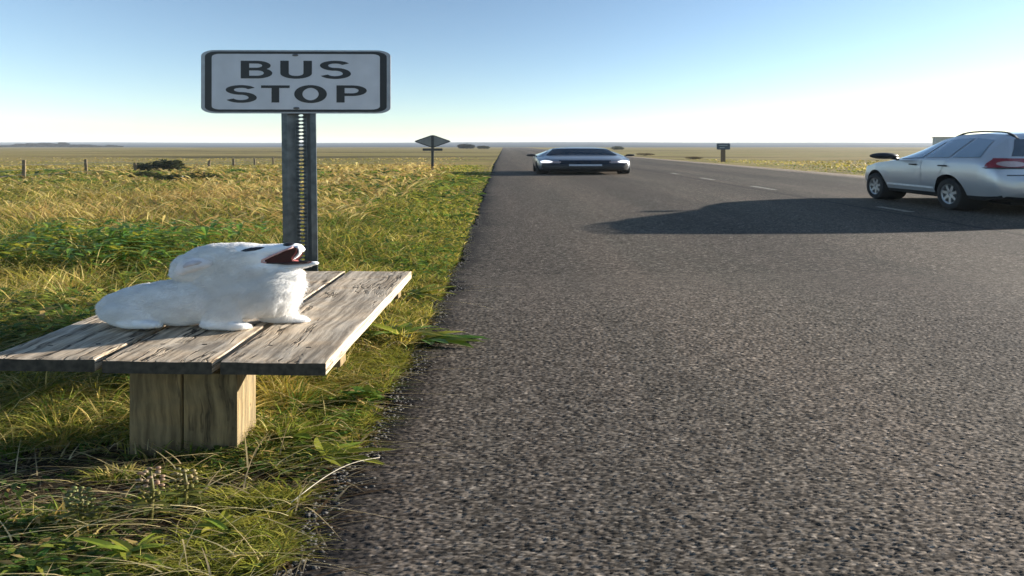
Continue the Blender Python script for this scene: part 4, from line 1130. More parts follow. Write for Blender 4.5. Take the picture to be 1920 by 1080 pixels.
# wire fence along the left field
fe = empty('wire_fence', (-20.5, 16, 0), 'old wire fence on short weathered posts in the left field', 'fence')
fys = [P(44, 342).y + 3.55 * k for k in range(-2, 8)]
tops = []
for k, y in enumerate(fys):
    r_ = 0.032 + 0.012 * random.random(); hgt_ = 0.92 + 0.12 * random.random() - (0.30 if k > 3 else 0.0); lx, ly = random.uniform(-.08, .08), random.uniform(-.05, .05)
    o = MB().tube([(0, 0, -0.3), (lx * .5, ly * .5, 0.4), (lx, ly, hgt_)], [r_ * 1.05, r_, r_ * 0.95], 9, 2.4).build('post', M['postwood'], fe, smooth=True, sharp=40)
    x = random.uniform(-.1, .1); o.location = (x, y - 16, float(gz(np.array(-20.5), np.array(y)))); tops.append((x + lx * .6, y - 16 + ly * .6, o.location.z))
for hz in (0.36, 0.58, 0.78):
    pts = []
    for (p, q) in zip(tops[:-1], tops[1:]):
        for t in (0, .25, .5, .75): pts.append((p[0] + (q[0] - p[0]) * t, p[1] + (q[1] - p[1]) * t, p[2] + (q[2] - p[2]) * t + hz * (1 if len(pts) < 16 else 0.68) - 0.05 * math.sin(t * math.pi)))
    MB().tube(pts, 0.006, 5, 2.0).build('wire', M['darkmetal'], fe)

def leafcloud(n, blobs, size, cols, seed, flat=0.8):
    """many small leaf faces filling a few uneven lumps"""
    r = np.random.default_rng(seed)
    bl = np.array(blobs); pick = r.choice(len(bl), n, p=(bl[:, 3] * bl[:, 5]) / (bl[:, 3] * bl[:, 5]).sum())
    d = r.normal(0, 1, (n, 3)); d /= np.linalg.norm(d, axis=1)[:, None]
    rad = r.random(n) ** 0.45
    p = bl[pick, :3] + d * rad[:, None] * bl[pick, 3:6]
    keep = vn(p[:, 0] * 2.2 / bl[0, 3] + 5, p[:, 2] * 3.5 / bl[0, 5], seed) + 0.25 * r.random(n) > 0.36; p = p[keep]; d = d[keep]; n = len(p)
    u = r.normal(0, 1, (n, 3)); u[:, 0] *= 2.0; u /= np.linalg.norm(u, axis=1)[:, None]
    w = np.cross(u, d + 0.6 * r.normal(0, 1, (n, 3))); w /= np.linalg.norm(w, axis=1)[:, None] + 1e-9
    s = size * (0.6 + 0.8 * r.random(n))[:, None]; sx = np.array([2.2, 1, 1])
    V = np.stack([p - u * s * sx, p + w * s * 0.5 * sx, p + u * s * sx, p - w * s * 0.5 * sx], 1)
    c = np.array(cols)[r.integers(0, len(cols), n)] * (0.75 + 0.5 * r.random((n, 1)))
    me = npmesh('foliage', V.reshape(-1, 3), (np.arange(n)[:, None] * 4 + np.arange(4)), np.repeat(c, 4, 0))
    return me
DG = [(0.030, 0.045, 0.018), (0.05, 0.06, 0.02), (0.02, 0.03, 0.014), (0.07, 0.065, 0.03)]
def shrub(name, loc, label, cat, group, blobs, n, size, cols, seed, stems=5, me=None):
    s = empty(name, loc, label, cat, group)
    f = link('foliage', me or leafcloud(n, blobs, size, cols, seed), M['leaf'], s)
    r = random.Random(seed); mb = MB()
    for k in range(stems):
        b_ = blobs[k % len(blobs)]; p = (b_[0] + r.uniform(-.5, .5) * b_[3], b_[1], b_[2] + b_[5] * 0.3)
        mb.tube([(p[0] * .2, 0, -0.1), (p[0] * .6, 0, p[2] * .5), p], [0.03, 0.02, 0.01], 6, 1.8)
    mb.build('stem', M['postwood'], s); return s, f
b0 = P(303, 325)
shrub('shrub', (b0.x, b0.y, 0), 'dark spreading shrub in the left field beside the fence', 'shrub', None,
      [(-0.3, 0, .32, 1.0, .5, .34), (0.6, .1, .42, .6, .4, .34), (-1.1, 0, .3, .5, .4, .34), (0.1, 0, .5, .5, .4, .3), (1.2, 0, .18, .6, .4, .2), (.85, 0, .62, .22, .3, .16)], 2100, 0.055, [(0.05, .062, .024), (.035, .045, .02), (.075, .075, .035)], 5)
for i, (px, py, w_, lab) in enumerate(((330, 346, .9, 'low dark weedy bush nearest the road below the spreading shrub'), (378, 343, .8, 'low dark bush just right of the bush below the spreading shrub'),
                                      (272, 340, .7, 'low dark bush left of the bush below the spreading shrub'))):
    p = P(px, py); shrub('bush', (p.x, p.y, 0), lab, 'bush', 'low dark bushes in the left field', [(0, 0, .2, w_, .4, .24), (w_ * .6, 0, .16, w_ * .5, .3, .2)], 1100, 0.05, [(0.05, .06, .016), (.08, .085, .02), (.035, .04, .012)], 40 + i)
for i, (px, py, wpx, hpx, lab) in enumerate(((1300, 298, 16, 4, 'low brown bush left of the blue road sign'), (1208, 291, 18, 4, 'low brown bush beyond the road just right of the pale car'), (1157, 280.5, 12, 6, 'dark round tree on the plain above the pale car'))):
    p = P(px, py); k = (p - cam.location).length / F_PX; w_ = wpx * k; h2 = hpx * k
    cols = [(0.07, .05, .02), (.10, .07, .03)] if i < 2 else DG
    shrub('bush' if i < 2 else 'tree', (p.x, p.y, 0), lab, 'bush' if i < 2 else 'tree', 'low brown bushes beyond the road' if i < 2 else None, [(0, 0, h2 * .5, w_, w_ * .6, h2 * .55), (w_ * .5, 0, h2 * .35, w_ * .6, w_ * .4, h2 * .4)], 900, h2 * 0.13, cols, 60 + i)
# dark clump beside the road far ahead, and a rounded bush next to it
for i, (px, py, wpx, hpx, lab, nm) in enumerate(((874, 279.2, 16, 9.5, 'dark dense grove beside the road far ahead, behind the diamond sign', 'tree'), (906, 279.2, 12, 6, 'green rounded roadside tree far ahead at the end of the left verge', 'tree'))):
    p = P(px, py); k = (p - cam.location).length / F_PX; w_ = wpx * k; h2 = hpx * k
    bl = [(-w_ * .5, 0, h2 * .52, w_ * .5, w_ * .4, h2 * .46), (w_ * .1, 0, h2 * .55, w_ * .6, w_ * .4, h2 * .48), (w_ * .6, 0, h2 * .45, w_ * .42, w_ * .3, h2 * .42)]
    s, f = shrub(nm, (p.x, p.y, 0), lab, 'tree', 'trees far ahead by the road', bl, 2600, h2 * 0.10, [(.022, .03, .022), (.03, .04, .03), (.015, .02, .018)] if i == 0 else DG, 80 + i)
# dark line of trees on the left skyline
TL = [(14, 2.6, 30), (40, 4.6, 26), (62, 5.2, 28), (84, 5.6, 26), (104, 5.0, 24), (117, 6.6, 16), (140, 3.6, 22), (160, 3.8, 24), (180, 2.6, 20), (207, 3.4, 16), (222, 2.2, 12)]
tmesh = None
for i, (px, hpx, wpx) in enumerate(TL):
    p = P(px, 276.2); k = (p - cam.location).length / F_PX; h2 = hpx * k * 1.15; w_ = wpx * k * .5
    if tmesh is None: tmesh = leafcloud(1500, [(0, 0, .52, .8, .5, .46), (-.45, 0, .4, .5, .4, .38), (.5, .1, .45, .45, .4, .4)], 0.085, [(.018, .026, .022), (.026, .034, .026), (.012, .018, .016)], 99)
    s = empty('tree', (p.x, p.y, 0), 'dark tree in the low tree line on the left skyline', 'tree', 'dark trees of the left skyline')
    f = link('crown', tmesh, M['leaf'], s); f.scale = (w_ * 1.25, w_, h2)
    t_ = MB().tube([(0, 0, -.3), (0, 0, h2 * .5)], [h2 * .05, h2 * .03], 6, 2).build('trunk', M['postwood'], s)
# ------------------------------------------------------------------ grass
GREEN = np.array([(0.070, 0.115, 0.022), (0.10, 0.135, 0.022), (0.045, 0.085, 0.02), (0.14, 0.15, 0.028)])
YELL = np.array([(0.23, 0.205, 0.04), (0.19, 0.185, 0.035), (0.27, 0.215, 0.055), (0.30, 0.25, 0.075)])
STRAW = np.array([(0.36, 0.27, 0.125), (0.42, 0.33, 0.17), (0.28, 0.19, 0.08), (0.46, 0.38, 0.23)])
RUST = np.array([(0.29, 0.195, 0.10), (0.34, 0.245, 0.14), (0.24, 0.155, 0.075), (0.30, 0.215, 0.125)])
OLIVE = np.array([(0.13, 0.12, 0.03), (0.16, 0.14, 0.04), (0.11, 0.11, 0.028), (0.19, 0.155, 0.055)])
for A_C in (GREEN, YELL, STRAW, RUST, OLIVE): A_C *= np.array([1.66, 1.62, 1.08])
PAL = np.stack([GREEN, YELL, STRAW, RUST, OLIVE])

def blades(x, y, H, lean, width, seg, col, tipcol, z=None, az=None, plume=None):
    """curved tapering blades; reach and width are greater across than in depth"""
    n = len(x); t = np.linspace(0, 1, seg + 1)
    if az is None: az = rng.random(n) * 2 * np.pi
    if z is None: z = gz(x, y)
    dirx, diry = np.cos(az), np.sin(az)
    reach = H * lean
    px = x[:, None] + (dirx * reach * 2.7)[:, None] * t[None] ** 1.7
    py = y[:, None] + (diry * reach)[:, None] * t[None] ** 1.7
    pz = z[:, None] - 0.01 + H[:, None] * (t[None] * 1.15 - (0.15 + 0.45 * np.minimum(lean, 1.2))[:, None] * t[None] ** 2.6)
    wa = az + np.pi / 2 + rng.normal(0, 0.7, n)
    tp = (1 - t ** 1.6)[None] * np.ones((n, 1)) if plume is None else plume(t)[None] * np.ones((n, 1))
    wx = (np.cos(wa) * width * 2.2)[:, None] * tp; wy = (np.sin(wa) * width)[:, None] * tp
    V = np.empty((n, seg + 1, 2, 3), np.float32)
    V[:, :, 0, 0] = px - wx; V[:, :, 0, 1] = py - wy; V[:, :, 0, 2] = pz
    V[:, :, 1, 0] = px + wx; V[:, :, 1, 1] = py + wy; V[:, :, 1, 2] = pz
    b = (np.arange(n) * (seg + 1) * 2)[:, None]
    F = np.concatenate([np.stack([b[:, 0] + 2 * k, b[:, 0] + 2 * k + 1, b[:, 0] + 2 * k + 3, b[:, 0] + 2 * k + 2], 1) for k in range(seg)])
    c = col[:, None, None, :] * (1 - t[None, :, None, None] ** 2) + tipcol[:, None, None, :] * t[None, :, None, None] ** 2
    c = np.broadcast_to(c, (n, seg + 1, 2, 3))
    return V.reshape(-1, 3), F, c.reshape(-1, 3)

def kinds(x, y):
    """which sort of grass grows where: weights for green, yellow, straw, rust, olive"""
    d = edge_l(y) - x; r_side = x > 5
    d = np.where(r_side, x - ROAD_R, d)
    n1 = fbm(x * 0.55, y * 1.1, 71); n2 = fbm(x * 0.22 + 9, y * 0.5, 72); n3 = fbm(x * 1.3, y * 2.6, 73)
    g = np.clip(1.4 - np.abs(d - 2.2) / 2.6, 0, 1) * (0.35 + 1.3 * np.clip((n1 - 0.42) * 4, 0, 1))
    g += 1.3 * np.clip((n2 - 0.46) * 6, 0, 1) * (y < 30)
    g += 0.9 * np.exp(-((x + 7.5) / 3.2) ** 2 - ((y - 7.2) / 1.4) ** 2)
    yl = 0.55 + 0.9 * np.clip((n3 - 0.45) * 5, 0, 1) * np.exp(-d / 9)
    st = 0.22 + 1.0 * np.clip((n3 - 0.52) * 6, 0, 1) * (d > 0.8)
    ru = 1.6 * np.exp(-((d - 6.8) / 2.6) ** 2) * np.clip((y - 8) / 6, 0, 1) * np.clip(1.3 - (y - 14) / 60, 0.25, 1)
    ol = 0.25 + 0.9 * np.clip((d - 8) / 6, 0, 1)
    ru = np.where(r_side, 0.25 * np.clip((d - 2) / 6, 0, 1), ru)
    verge = np.clip(1.25 - d / 4.5, 0, 1) * np.clip((y - 4) / 5, 0, 1)
    yl = yl + 0.9 * verge; g = g + 0.45 * verge; st = st * (1 - 0.7 * verge)
    W = np.stack([g, yl, st, ru, ol], -1)
    return W / W.sum(-1, keepdims=True), d, n1, n2

def pick_col(x, y):
    W, d, n1, n2 = kinds(x, y)
    cum = np.cumsum(W, 1); k = (rng.random((len(x), 1)) > cum).sum(1).clip(0, 4)
    c = PAL[k, rng.integers(0, 4, len(x))] * (0.8 + 0.4 * rng.random((len(x), 1)))
    c = c * (0.55 + 0.9 * fbm(x * 0.8 + 3, y * 1.9, 74))[:, None]
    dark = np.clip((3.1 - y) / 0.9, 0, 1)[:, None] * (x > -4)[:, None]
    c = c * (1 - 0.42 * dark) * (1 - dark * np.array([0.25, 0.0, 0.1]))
    return c, k, d, n1, n2

LAWN = [(-1.09, 2.95, .42, .34), (-1.06, 2.04, .42, .10), (-1.20, 2.37, .36, .07), (-1.78, 1.97, .26, .10), (-2.6, 3.1, .9, .45), (-1.9, 2.62, .5, .10), (-1.5, 2.70, .55, .06)]
def cover(x, y):
    """False where the trodden soil in front of the bench lies bare"""
    inl = np.zeros(len(x), bool)
    wob = 0.5 * (fbm(x * 3, y * 7, 102) - 0.5)
    for cx, cy_, rx, ry_ in LAWN: inl |= ((x - cx) / rx) ** 2 + ((y - cy_) / ry_) ** 2 < 1 + 2 * wob
    return (y > 2.75 + 0.5 * (fbm(x * 2, y * 0 + 1, 103) - 0.5)) | inl | (fbm(x * 2.0, y * 5.0, 101) > 0.63) | (rng.random(len(x)) < 0.02)
parts = []
def field(n, ylo, yhi, seg, side=-1, hs=1.0, wmin=0.0028, wk=0.00075, xmax=None):
    y = ylo * (yhi / ylo) ** rng.random(n)
    half = 1.12 * y + 1.2
    if side < 0: x = edge_l(y) + 0.03 - (half - 0.7) * rng.random(n) ** 1.12 + rng.normal(0, 0.05, n)
    else:
        x = ROAD_R - 0.1 + np.maximum(half - ROAD_R, 0.5) * rng.random(n)
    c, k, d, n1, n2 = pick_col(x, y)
    d = np.maximum(d, 0)
    base = np.clip(0.07 + 0.10 * d, 0.07, 0.30) + 0.10 * np.clip((d - 3) / 5, 0, 1)
    H = base * (0.55 + 0.9 * rng.random(n)) * (0.65 + 0.7 * n1) * hs
    H = np.where(k >= 2, H * 1.15, H) * np.clip(1.35 - y / 45, 0.35, 1)
    verge = np.clip(1.3 - d / 4.0, 0, 1) * np.clip((y - 9) / 6, 0, 1); H = H * (1 - 0.5 * verge)
    ub = (x > -2.75) & (x < -0.78) & (y > 2.2) & (y < 4.6); H = np.where(ub, np.minimum(H, 0.20), H)
    H = H * (1 - 0.62 * np.clip((2.95 - y) / 0.3, 0, 1))
    # thin, trodden places where soil shows
    thin = (fbm(x * 1.3, y * 3.4, 77) < 0.52) & (y < 7) & (rng.random(n) < 0.85); keep = ~thin & cover(x, y)
    lean = 0.25 + 0.9 * rng.random(n) ** 1.4 + 0.3 * (y < 4)
    w = np.maximum(wmin, wk * y) * (0.7 + 0.6 * rng.random(n)) * np.where(k == 0, 1.35, 1.0)
    dry = rng.random(n) < 0.35
    tip = np.where(dry[:, None], 0.5 * c + 0.5 * STRAW[rng.integers(0, 4, n)], c)
    dens = keep
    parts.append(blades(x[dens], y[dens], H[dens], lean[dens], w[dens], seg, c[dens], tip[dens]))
def tufts(n, ylo, yhi):
    """clumps of blades fanning out of one root"""
    y = ylo * (yhi / ylo) ** rng.random(n); half = 1.12 * y + 1.0
    x = edge_l(y) - 0.02 - (half - 0.7) * rng.random(n) ** 1.1
    ok = (fbm(x * 1.3, y * 3.4, 77) + 0.08 * rng.random(n) > 0.52) & cover(x, y); x, y = x[ok], y[ok]
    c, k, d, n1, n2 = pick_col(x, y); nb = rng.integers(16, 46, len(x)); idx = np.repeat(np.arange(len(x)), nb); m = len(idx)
    Ht = np.clip(0.10 + 0.11 * np.maximum(d, 0), 0.08, 0.30) * (0.6 + 0.8 * rng.random(len(x)))
    az = rng.random(m) * 2 * np.pi; r_ = 0.03 * np.sqrt(rng.random(m))
    bx = x[idx] + np.cos(az) * r_ * 2.6; by = y[idx] + np.sin(az) * r_
    H = Ht[idx] * (0.55 + 0.75 * rng.random(m)); ub = (bx > -2.75) & (bx < -0.78) & (by > 2.3) & (by < 4.8); H = np.where(ub, np.minimum(H, 0.22), H)
    H = H * (1 - 0.62 * np.clip((2.95 - by) / 0.3, 0, 1))
    col = c[idx] * (0.75 + 0.5 * rng.random((m, 1))); dry = rng.random(m) < 0.18; col[dry] = STRAW[rng.integers(0, 4, dry.sum())] * 0.95
    tip = np.where((rng.random(m) < .4)[:, None], .5 * col + .5 * STRAW[rng.integers(0, 4, m)], col)
    parts.append(blades(bx, by, H, 0.15 + 0.85 * rng.random(m) ** 1.2, np.maximum(0.0024, 0.0007 * by) * (0.7 + 0.7 * rng.random(m)), 5, col, tip, az=az + rng.normal(0, .25, m)))
field(15000, 1.4, 3.4, 4)
field(30000, 3.2, 6.5, 4)
tufts(1250, 1.4, 7.5)
field(50000, 6.0, 16, 3)
field(60000, 15, 44, 2, hs=0.8, wk=0.0008)
field(5000, 40, 75, 2, hs=0.4, wk=0.0009)
field(13000, 17, 62, 2, side=1, hs=0.55, wk=0.0008)
# creeping mat of fine short grass right at the road edge
n = 15000; y = 1.2 * (9 / 1.2) ** rng.random(n); x = edge_l(y) - 0.75 * rng.random(n) ** 1.3 + 0.06 + 0.05 * rng.normal(0, 1, n)
m_ = (fbm(x * 1.6, y * 2.2, 78) > 0.43) & cover(x, y); x, y = x[m_], y[m_]; n = len(x)
c = np.where((rng.random(n) < 0.6)[:, None], YELL[rng.integers(0, 4, n)], GREEN[rng.integers(0, 4, n)]) * (0.7 + 0.5 * rng.random((n, 1)))
parts.append(blades(x, y, 0.035 + 0.06 * rng.random(n), 0.5 + 0.9 * rng.random(n), np.full(n, 0.0022), 3, c, c))
# bright mossy cushions of very short grass
n = 30000; y = 1.4 * (7 / 1.4) ** rng.random(n); x = edge_l(y) - 0.02 - 0.30 * y * rng.random(n) ** 1.2
m_ = (fbm(x * 1.9, y * 2.8, 91) > 0.54) & cover(x, y); x, y = x[m_], y[m_]; n = len(x)
c = YELL[rng.integers(0, 4, n)] * np.array([0.80, 0.92, 0.9]) * (0.6 + 0.6 * rng.random((n, 1)))
parts.append(blades(x, y, 0.04 + 0.07 * rng.random(n), 0.3 + 0.9 * rng.random(n), np.full(n, 0.0026), 3, c, c))
# dead stems and leaf litter lying on the soil
n = 22000; y = 1.3 * (7 / 1.3) ** rng.random(n); x = edge_l(y) + 0.10 - 0.02 - (1.12 * y + .3) * rng.random(n) ** 1.1
LIT = np.array([(0.22, .14, .075), (.13, .08, .04), (.34, .26, .15), (.45, .37, .24)])
c = LIT[rng.integers(0, 4, n)] * (0.35 + 0.6 * rng.random((n, 1)))
parts.append(blades(x, y, 0.012 + 0.022 * rng.random(n), 1.5 + 4.0 * rng.random(n), 0.002 + 0.004 * rng.random(n) ** 2, 3, c, c, z=np.where(x > edge_l(y), 0.004, gz(x, y) + 0.006)))
# stiff dead straws fallen across one another
n = 800; y = 1.45 * (4.6 / 1.45) ** rng.random(n); x = edge_l(y) - 0.05 - (1.0 * y) * rng.random(n) ** 1.1
c = (STRAW[rng.integers(0, 4, n)] * 0.9 + 0.16) * (0.6 + 0.6 * rng.random((n, 1)))
parts.append(blades(x, y, 0.03 + 0.06 * rng.random(n), 2.2 + 3.0 * rng.random(n), 0.0012 + 0.0010 * rng.random(n), 5, c, c, z=gz(x, y) + 0.02 + 0.07 * rng.random(n)))
# long bleached blades lying over one another around the bench
n = 900; y = 1.3 + 4.2 * rng.random(n); x = edge_l(y) - 0.1 - (1.1 * y + 0.6) * rng.random(n) ** 1.2
c = STRAW[rng.integers(0, 4, n)] * (0.75 + 0.6 * rng.random((n, 1))) + 0.03; H = 0.16 + 0.22 * rng.random(n)
ub = (x > -2.8) & (x < -0.75) & (y > 2.1) & (y < 4.6); H = np.where(ub, np.minimum(H, 0.17), H)
H = np.where(y < 2.9, H * 0.55, H)
parts.append(blades(x, y, H, 0.9 + 0.9 * rng.random(n), np.full(n, 0.0018), 6, c, c * 1.1))
# flowering stalks with feathery heads in the taller grass
n = 5200; y = 8.0 * (38 / 8.0) ** rng.random(n); x = edge_l(y) - 1.6 - np.abs(rng.normal(0, 1, n)) * 0.45 * y
c = np.where((rng.random(n) < 0.55)[:, None], RUST[rng.integers(0, 4, n)], STRAW[rng.integers(0, 4, n)]) * 1.05
dd = edge_l(y) - x; ok_ = (fbm(x * 0.6, y * 1.0, 79) > 0.47) & (dd > 2.2); x, y, c = x[ok_], y[ok_], c[ok_]; n = len(x)
pl = lambda t: np.where(t < 0.66, 0.25, 1.5 * np.sin(np.clip((t - 0.64) / 0.36, 0, 1) * np.pi * 0.93) + 0.1)
parts.append(blades(x, y, 0.32 + 0.26 * rng.random(n), 0.3 + 0.35 * rng.random(n), np.maximum(0.006, 0.0009 * y), 7, c * 0.8, c * 1.15, plume=pl))
# small broad-leaved herbs growing through the grass in patches
def forbs(n, ylo, yhi, thr, hmax, size, side=-1):
    y = ylo * (yhi / ylo) ** rng.random(n); half = 1.12 * y + 1.0
    x = edge_l(y) - 0.05 - (half - 0.7) * rng.random(n) ** 1.15
    f = fbm(x * 0.9, y * 1.7, 95); ok = (f + 0.06 * rng.random(n) > thr) & ((edge_l(y) - x > 3.2) | (y < 4.5) | (rng.random(n) < 0.25)) & (cover(x, y) | (rng.random(n) < 0.25)); x, y, f = x[ok], y[ok], f[ok]; n = len(x)
    d = edge_l(y) - x
    hm = hmax * np.clip(0.35 + d / 3, 0.35, 1) * np.clip((f - thr) * 9 + 0.35, 0.3, 1.1)
    ub = (x > -2.75) & (x < -0.78) & (y > 2.3) & (y < 4.8); hm = np.where(ub, np.minimum(hm, 0.2), hm)
    z = gz(x, y) + hm * rng.random(n) ** 0.6
    s = size * (0.6 + 0.9 * rng.random(n)) * np.maximum(1, y / 7)
    a = rng.random(n) * 2 * np.pi; tilt = rng.normal(0.05, 0.45, n)
    u = np.stack([np.cos(a) * 2.5, np.sin(a), np.sin(tilt)], -1) * s[:, None]
    w = np.stack([-np.sin(a) * 2.5, np.cos(a), rng.normal(0, .35, n)], -1) * (s * 0.36)[:, None]
    p = np.stack([x, y, z], -1); up = np.array([0, 0, 1.0]) * (s * 0.12)[:, None]
    V = np.stack([p - u, p - w * .9 - u * .1 + up, p + u * .1 - up, p + w * .9 - u * .1 + up, p + u - up * 2], 1)
    b = np.arange(n)[:, None] * 5
    F = np.concatenate([b + np.array([0, 1, 2, 3]), b + np.array([2, 1, 4, 3])])
    hue = fbm(x * 0.35, y * 0.7, 97)
    near = np.clip((3.0 - y) / 0.4, 0, 1)
    FC = np.array([(.10, .19, .035), (.17, .26, .04), (.27, .31, .05), (.075, .14, .035), (.40, .37, .06)])
    k = np.clip((hue * 7 - 1.4 + rng.normal(0, 1.0, n)).astype(int), 0, 4)
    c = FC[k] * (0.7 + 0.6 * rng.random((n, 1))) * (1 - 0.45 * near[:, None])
    br = rng.random(n) < 0.07; c[br] = RUST[rng.integers(0, 4, br.sum())]
    parts.append((V.reshape(-1, 3).astype(np.float32), F, np.repeat(c, 5, 0)))
forbs(26000, 1.35, 3.4, 0.52, 0.10, 0.015)
forbs(60000, 3.2, 9.5, 0.48, 0.26, 0.024)
forbs(40000, 9, 30, 0.53, 0.28, 0.028)
off = 0; VS, FS, CS = [], [], []
for v, f, c in parts:
    VS.append(v); FS.append(f + off); CS.append(c); off += len(v)
gr = link('grass', npmesh('grass', np.concatenate(VS), np.concatenate(FS), np.concatenate(CS)), M['blade'], smooth=True); tag(gr, kind='stuff')

# ------------------------------------------------------------------ broad-leaved plants
def leaf(mb, base, az, length, width, rise, droop, col, cols, seg=7, fold=0.25, wide=2.4, tooth=0.0):
    """one folded leaf arching away from its stalk"""
    dx_, dy_ = math.cos(az), math.sin(az); vs_ = []
    px_, py_ = -dy_, dx_
    for k in range(seg + 1):
        t = k / seg; r_ = length * t
        x = base[0] + dx_ * r_ * wide; y = base[1] + dy_ * r_; z = base[2] + rise * t - droop * t * t
        w = width * (math.sin(math.pi * min(1, 0.08 + 0.92 * t)) ** 0.75) * (1 - 0.25 * t) + 0.0015
        if tooth: w *= 1 - tooth * (k % 2)
        for s_ in (-1, 0, 1):
            vs_.append((x + px_ * w * s_ * wide * 0.8, y + py_ * w * s_, z + (fold * w if s_ else 0)))
            cols.append(tuple(c * (1.12 if s_ == 0 else 1.0) for c in col))
    fs = []
    for k in range(seg):
        for s_ in (0, 1):
            a = k * 3 + s_; fs.append((a, a + 1, a + 4, a + 3))
    mb.add(vs_, fs)
def leaf_mesh(mb, cols, name):
    me = mb.mesh(name); a = me.attributes.new('col', 'FLOAT_COLOR', 'POINT')
    c4 = np.ones((len(cols), 4), np.float32); c4[:, :3] = cols; a.data.foreach_set('color', c4.ravel()); return me
rr = random.Random(4)
def jit_col(c, s=0.25): 
    k = 1 + rr.uniform(-s, s); return (c[0] * k * (1 + rr.uniform(-.1, .15)), c[1] * k, c[2] * k)
# leafy weeds behind the bench
def weed_mesh(seed, yellow):
    mb = MB(); cols = []
    for s_ in range(9):
        bx, by = rr.gauss(0, .28), rr.gauss(0, .10); h = rr.uniform(.26, .50); lx, ly = rr.uniform(-.25, .25), rr.uniform(-.06, .06)
        for k in range(11):
            t = 0.25 + 0.75 * k / 10; p = (bx + lx * t, by + ly * t, h * t)
            base = (0.34, 0.33, 0.035) if yellow and rr.random() < .6 else rr.choice([(0.10, 0.22, 0.035), (0.16, 0.28, 0.04), (0.24, 0.32, 0.05)])
            leaf(mb, p, rr.uniform(0, 6.28), rr.uniform(.08, .15), rr.uniform(.014, .025), rr.uniform(.01, .05), rr.uniform(.02, .08), jit_col(base), cols, seg=4, fold=.3)
    return leaf_mesh(mb, cols, 'leaves')
wms = [weed_mesh(1, False), weed_mesh(2, True), weed_mesh(3, False)]
WP = [(30, 480), (85, 474), (140, 482), (190, 470), (240, 478), (285, 466), (325, 474), (370, 462), (10, 462), (60, 456), (120, 460), (170, 452), (225, 456), (270, 449), (320, 452), (95, 498), (205, 494), (300, 492), (400, 452), (20, 500)]
for i, (px, py) in enumerate(WP):
    p = P(px, py + 26)
    w = empty('weed_plant', (p.x, p.y, 0), 'leafy green weed in the thick patch of weeds behind the left end of the bench', 'plant', 'leafy weeds behind the bench', rz=rr.uniform(-.3, .3))
    o = link('leaves', wms[i % 3], M['leaf'], w); k = rr.uniform(.85, 1.2); o.scale = (k, k, k * rr.uniform(.9, 1.15))
# rosettes at the edge of the road
def rosette(name, px, py, label, n, lo, hi, wid, cset, a0=0, a1=6.28, rise=.08, tooth=0.0):
    p = P(px, py); mb = MB(); cols = []
    w = empty(name, (p.x, p.y, 0), label, 'plant')
    for k in range(n):
        a = a0 + (a1 - a0) * (k + rr.uniform(-.3, .3)) / n
        leaf(mb, (rr.uniform(-.03, .03), rr.uniform(-.015, .015), 0.012), a, rr.uniform(lo, hi), rr.uniform(.7, 1.2) * wid, rr.uniform(.5, 1.4) * rise, rr.uniform(.5, 1.2) * rise, jit_col(rr.choice(cset), .2), cols, seg=10, fold=.35, tooth=tooth)
    link('leaves', leaf_mesh(mb, cols, 'leaves'), M['leaf'], w); return w
DGR = [(0.07, 0.16, 0.028), (0.10, 0.20, 0.03), (0.15, 0.23, 0.035)]
YGR = [(0.25, 0.28, 0.035), (0.31, 0.30, 0.045), (0.19, 0.26, 0.035)]
rosette('roadside_plant', 752, 634, 'dark green rosette of toothed leaves under the right edge of the bench', 13, .12, .25, .034, DGR + YGR, tooth=.3, rise=.13)
rosette('roadside_plant', 800, 640, 'broad yellow green leaves lying out over the road beside the bench', 9, .12, .25, .038, YGR + DGR, -1.4, 1.2, .06, .2)
rosette('roadside_plant', 775, 556, 'light green leafy tuft at the far right corner of the bench', 18, .12, .26, .020, YGR, -1.7, 1.7, .12)
rosette('roadside_plant', 610, 858, 'bright green plant with pointed leaves in front of the bench leg', 9, .09, .16, .022, YGR, -1.2, 2.2, .035)
rosette('roadside_plant', 545, 826, 'single broad leaved sprout against the bench leg', 5, .08, .13, .022, YGR + DGR, -.6, 3.4, .09)
rosette('roadside_plant', 240, 1042, 'low green weed at the bottom of the verge nearest the road corner', 16, .05, .10, .010, YGR, 0, 6.28, .05)
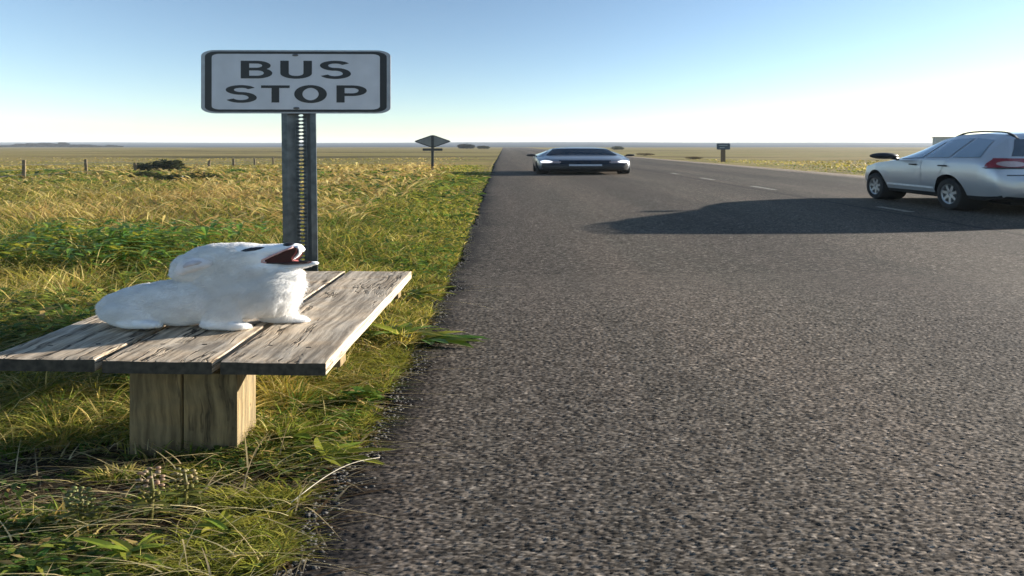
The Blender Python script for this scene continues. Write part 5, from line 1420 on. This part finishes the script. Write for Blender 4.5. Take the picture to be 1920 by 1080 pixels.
rosette('roadside_plant', 60, 1062, 'moss green leafy weed in the lower corner of the verge', 16, .05, .09, .009, YGR + DGR, 0, 6.28, .05)
rosette('roadside_plant', 420, 1000, 'yellowing leafy weed between the soil and the broken asphalt edge', 14, .05, .10, .010, YGR, 0, 6.28, .05)
# fleshy stalks with pinkish heads
def spike(px, py, h, label, hcol, n=44):
    p = P(px, py); w = empty('flowering_plant', (p.x, p.y, 0), label, 'plant'); mb = MB(); cols = []
    mb.tube([(0, 0, -.02), (.01, 0, h * .5), (.0, 0, h)], [.006, .005, .003], 6, 2.0)
    cols += [(.16, .15, .05)] * len(mb.v)
    for k in range(n):
        t = k / n; a = k * 2.4; r_ = .012 + .010 * math.sin(t * 3.1)
        z = h * (.40 + .62 * t); c = jit_col(hcol if t > .35 else (.17, .17, .05), .2)
        nv0 = len(mb.v); mb.ball((math.cos(a) * r_ * 2.4, math.sin(a) * r_, z), (.013, .0058, .0055), 7, 5); cols += [c] * (len(mb.v) - nv0)
    for k in range(9):
        leaf(mb, (0, 0, h * .1 + h * .35 * k / 9), k * 2.4, .05, .008, .02, .02, jit_col((.14, .16, .04)), cols, seg=4)
    link('stalk', leaf_mesh(mb, cols, 'stalk'), M['leaf'], w, smooth=True)
spike(282, 968, .20, 'fleshy weed with a pinkish tan head in front of the bench leg', (.36, .26, .18), 30)
spike(345, 944, .15, 'small fleshy weed with a pale yellow head behind the pink headed one', (.33, .29, .15), 24)
spike(150, 985, .15, 'pale green fleshy weed in the shaded grass left of the pink headed one', (.22, .24, .09))
# one dry straw across the asphalt edge
a, b = P(712, 864), P(545, 950); mb = MB(); pts = []
for k in range(13):
    t = k / 12; p = a.lerp(b, t); pts.append((p.x - a.x, p.y - a.y + 0.02 * math.sin(t * 3.1), 0.012 + 0.035 * math.sin(t * math.pi) + 0.004))
st = mb.tube(pts, [0.0009 + 0.0011 * (k / 12) for k in range(13)], 6, 1.5).build('grass_straw', plain('dry_straw', (.52, .46, .36), .7), None, smooth=True)
st.location = (a.x, a.y, 0); tag(st, 'single long dry straw lying across the broken edge of the asphalt', 'straw')
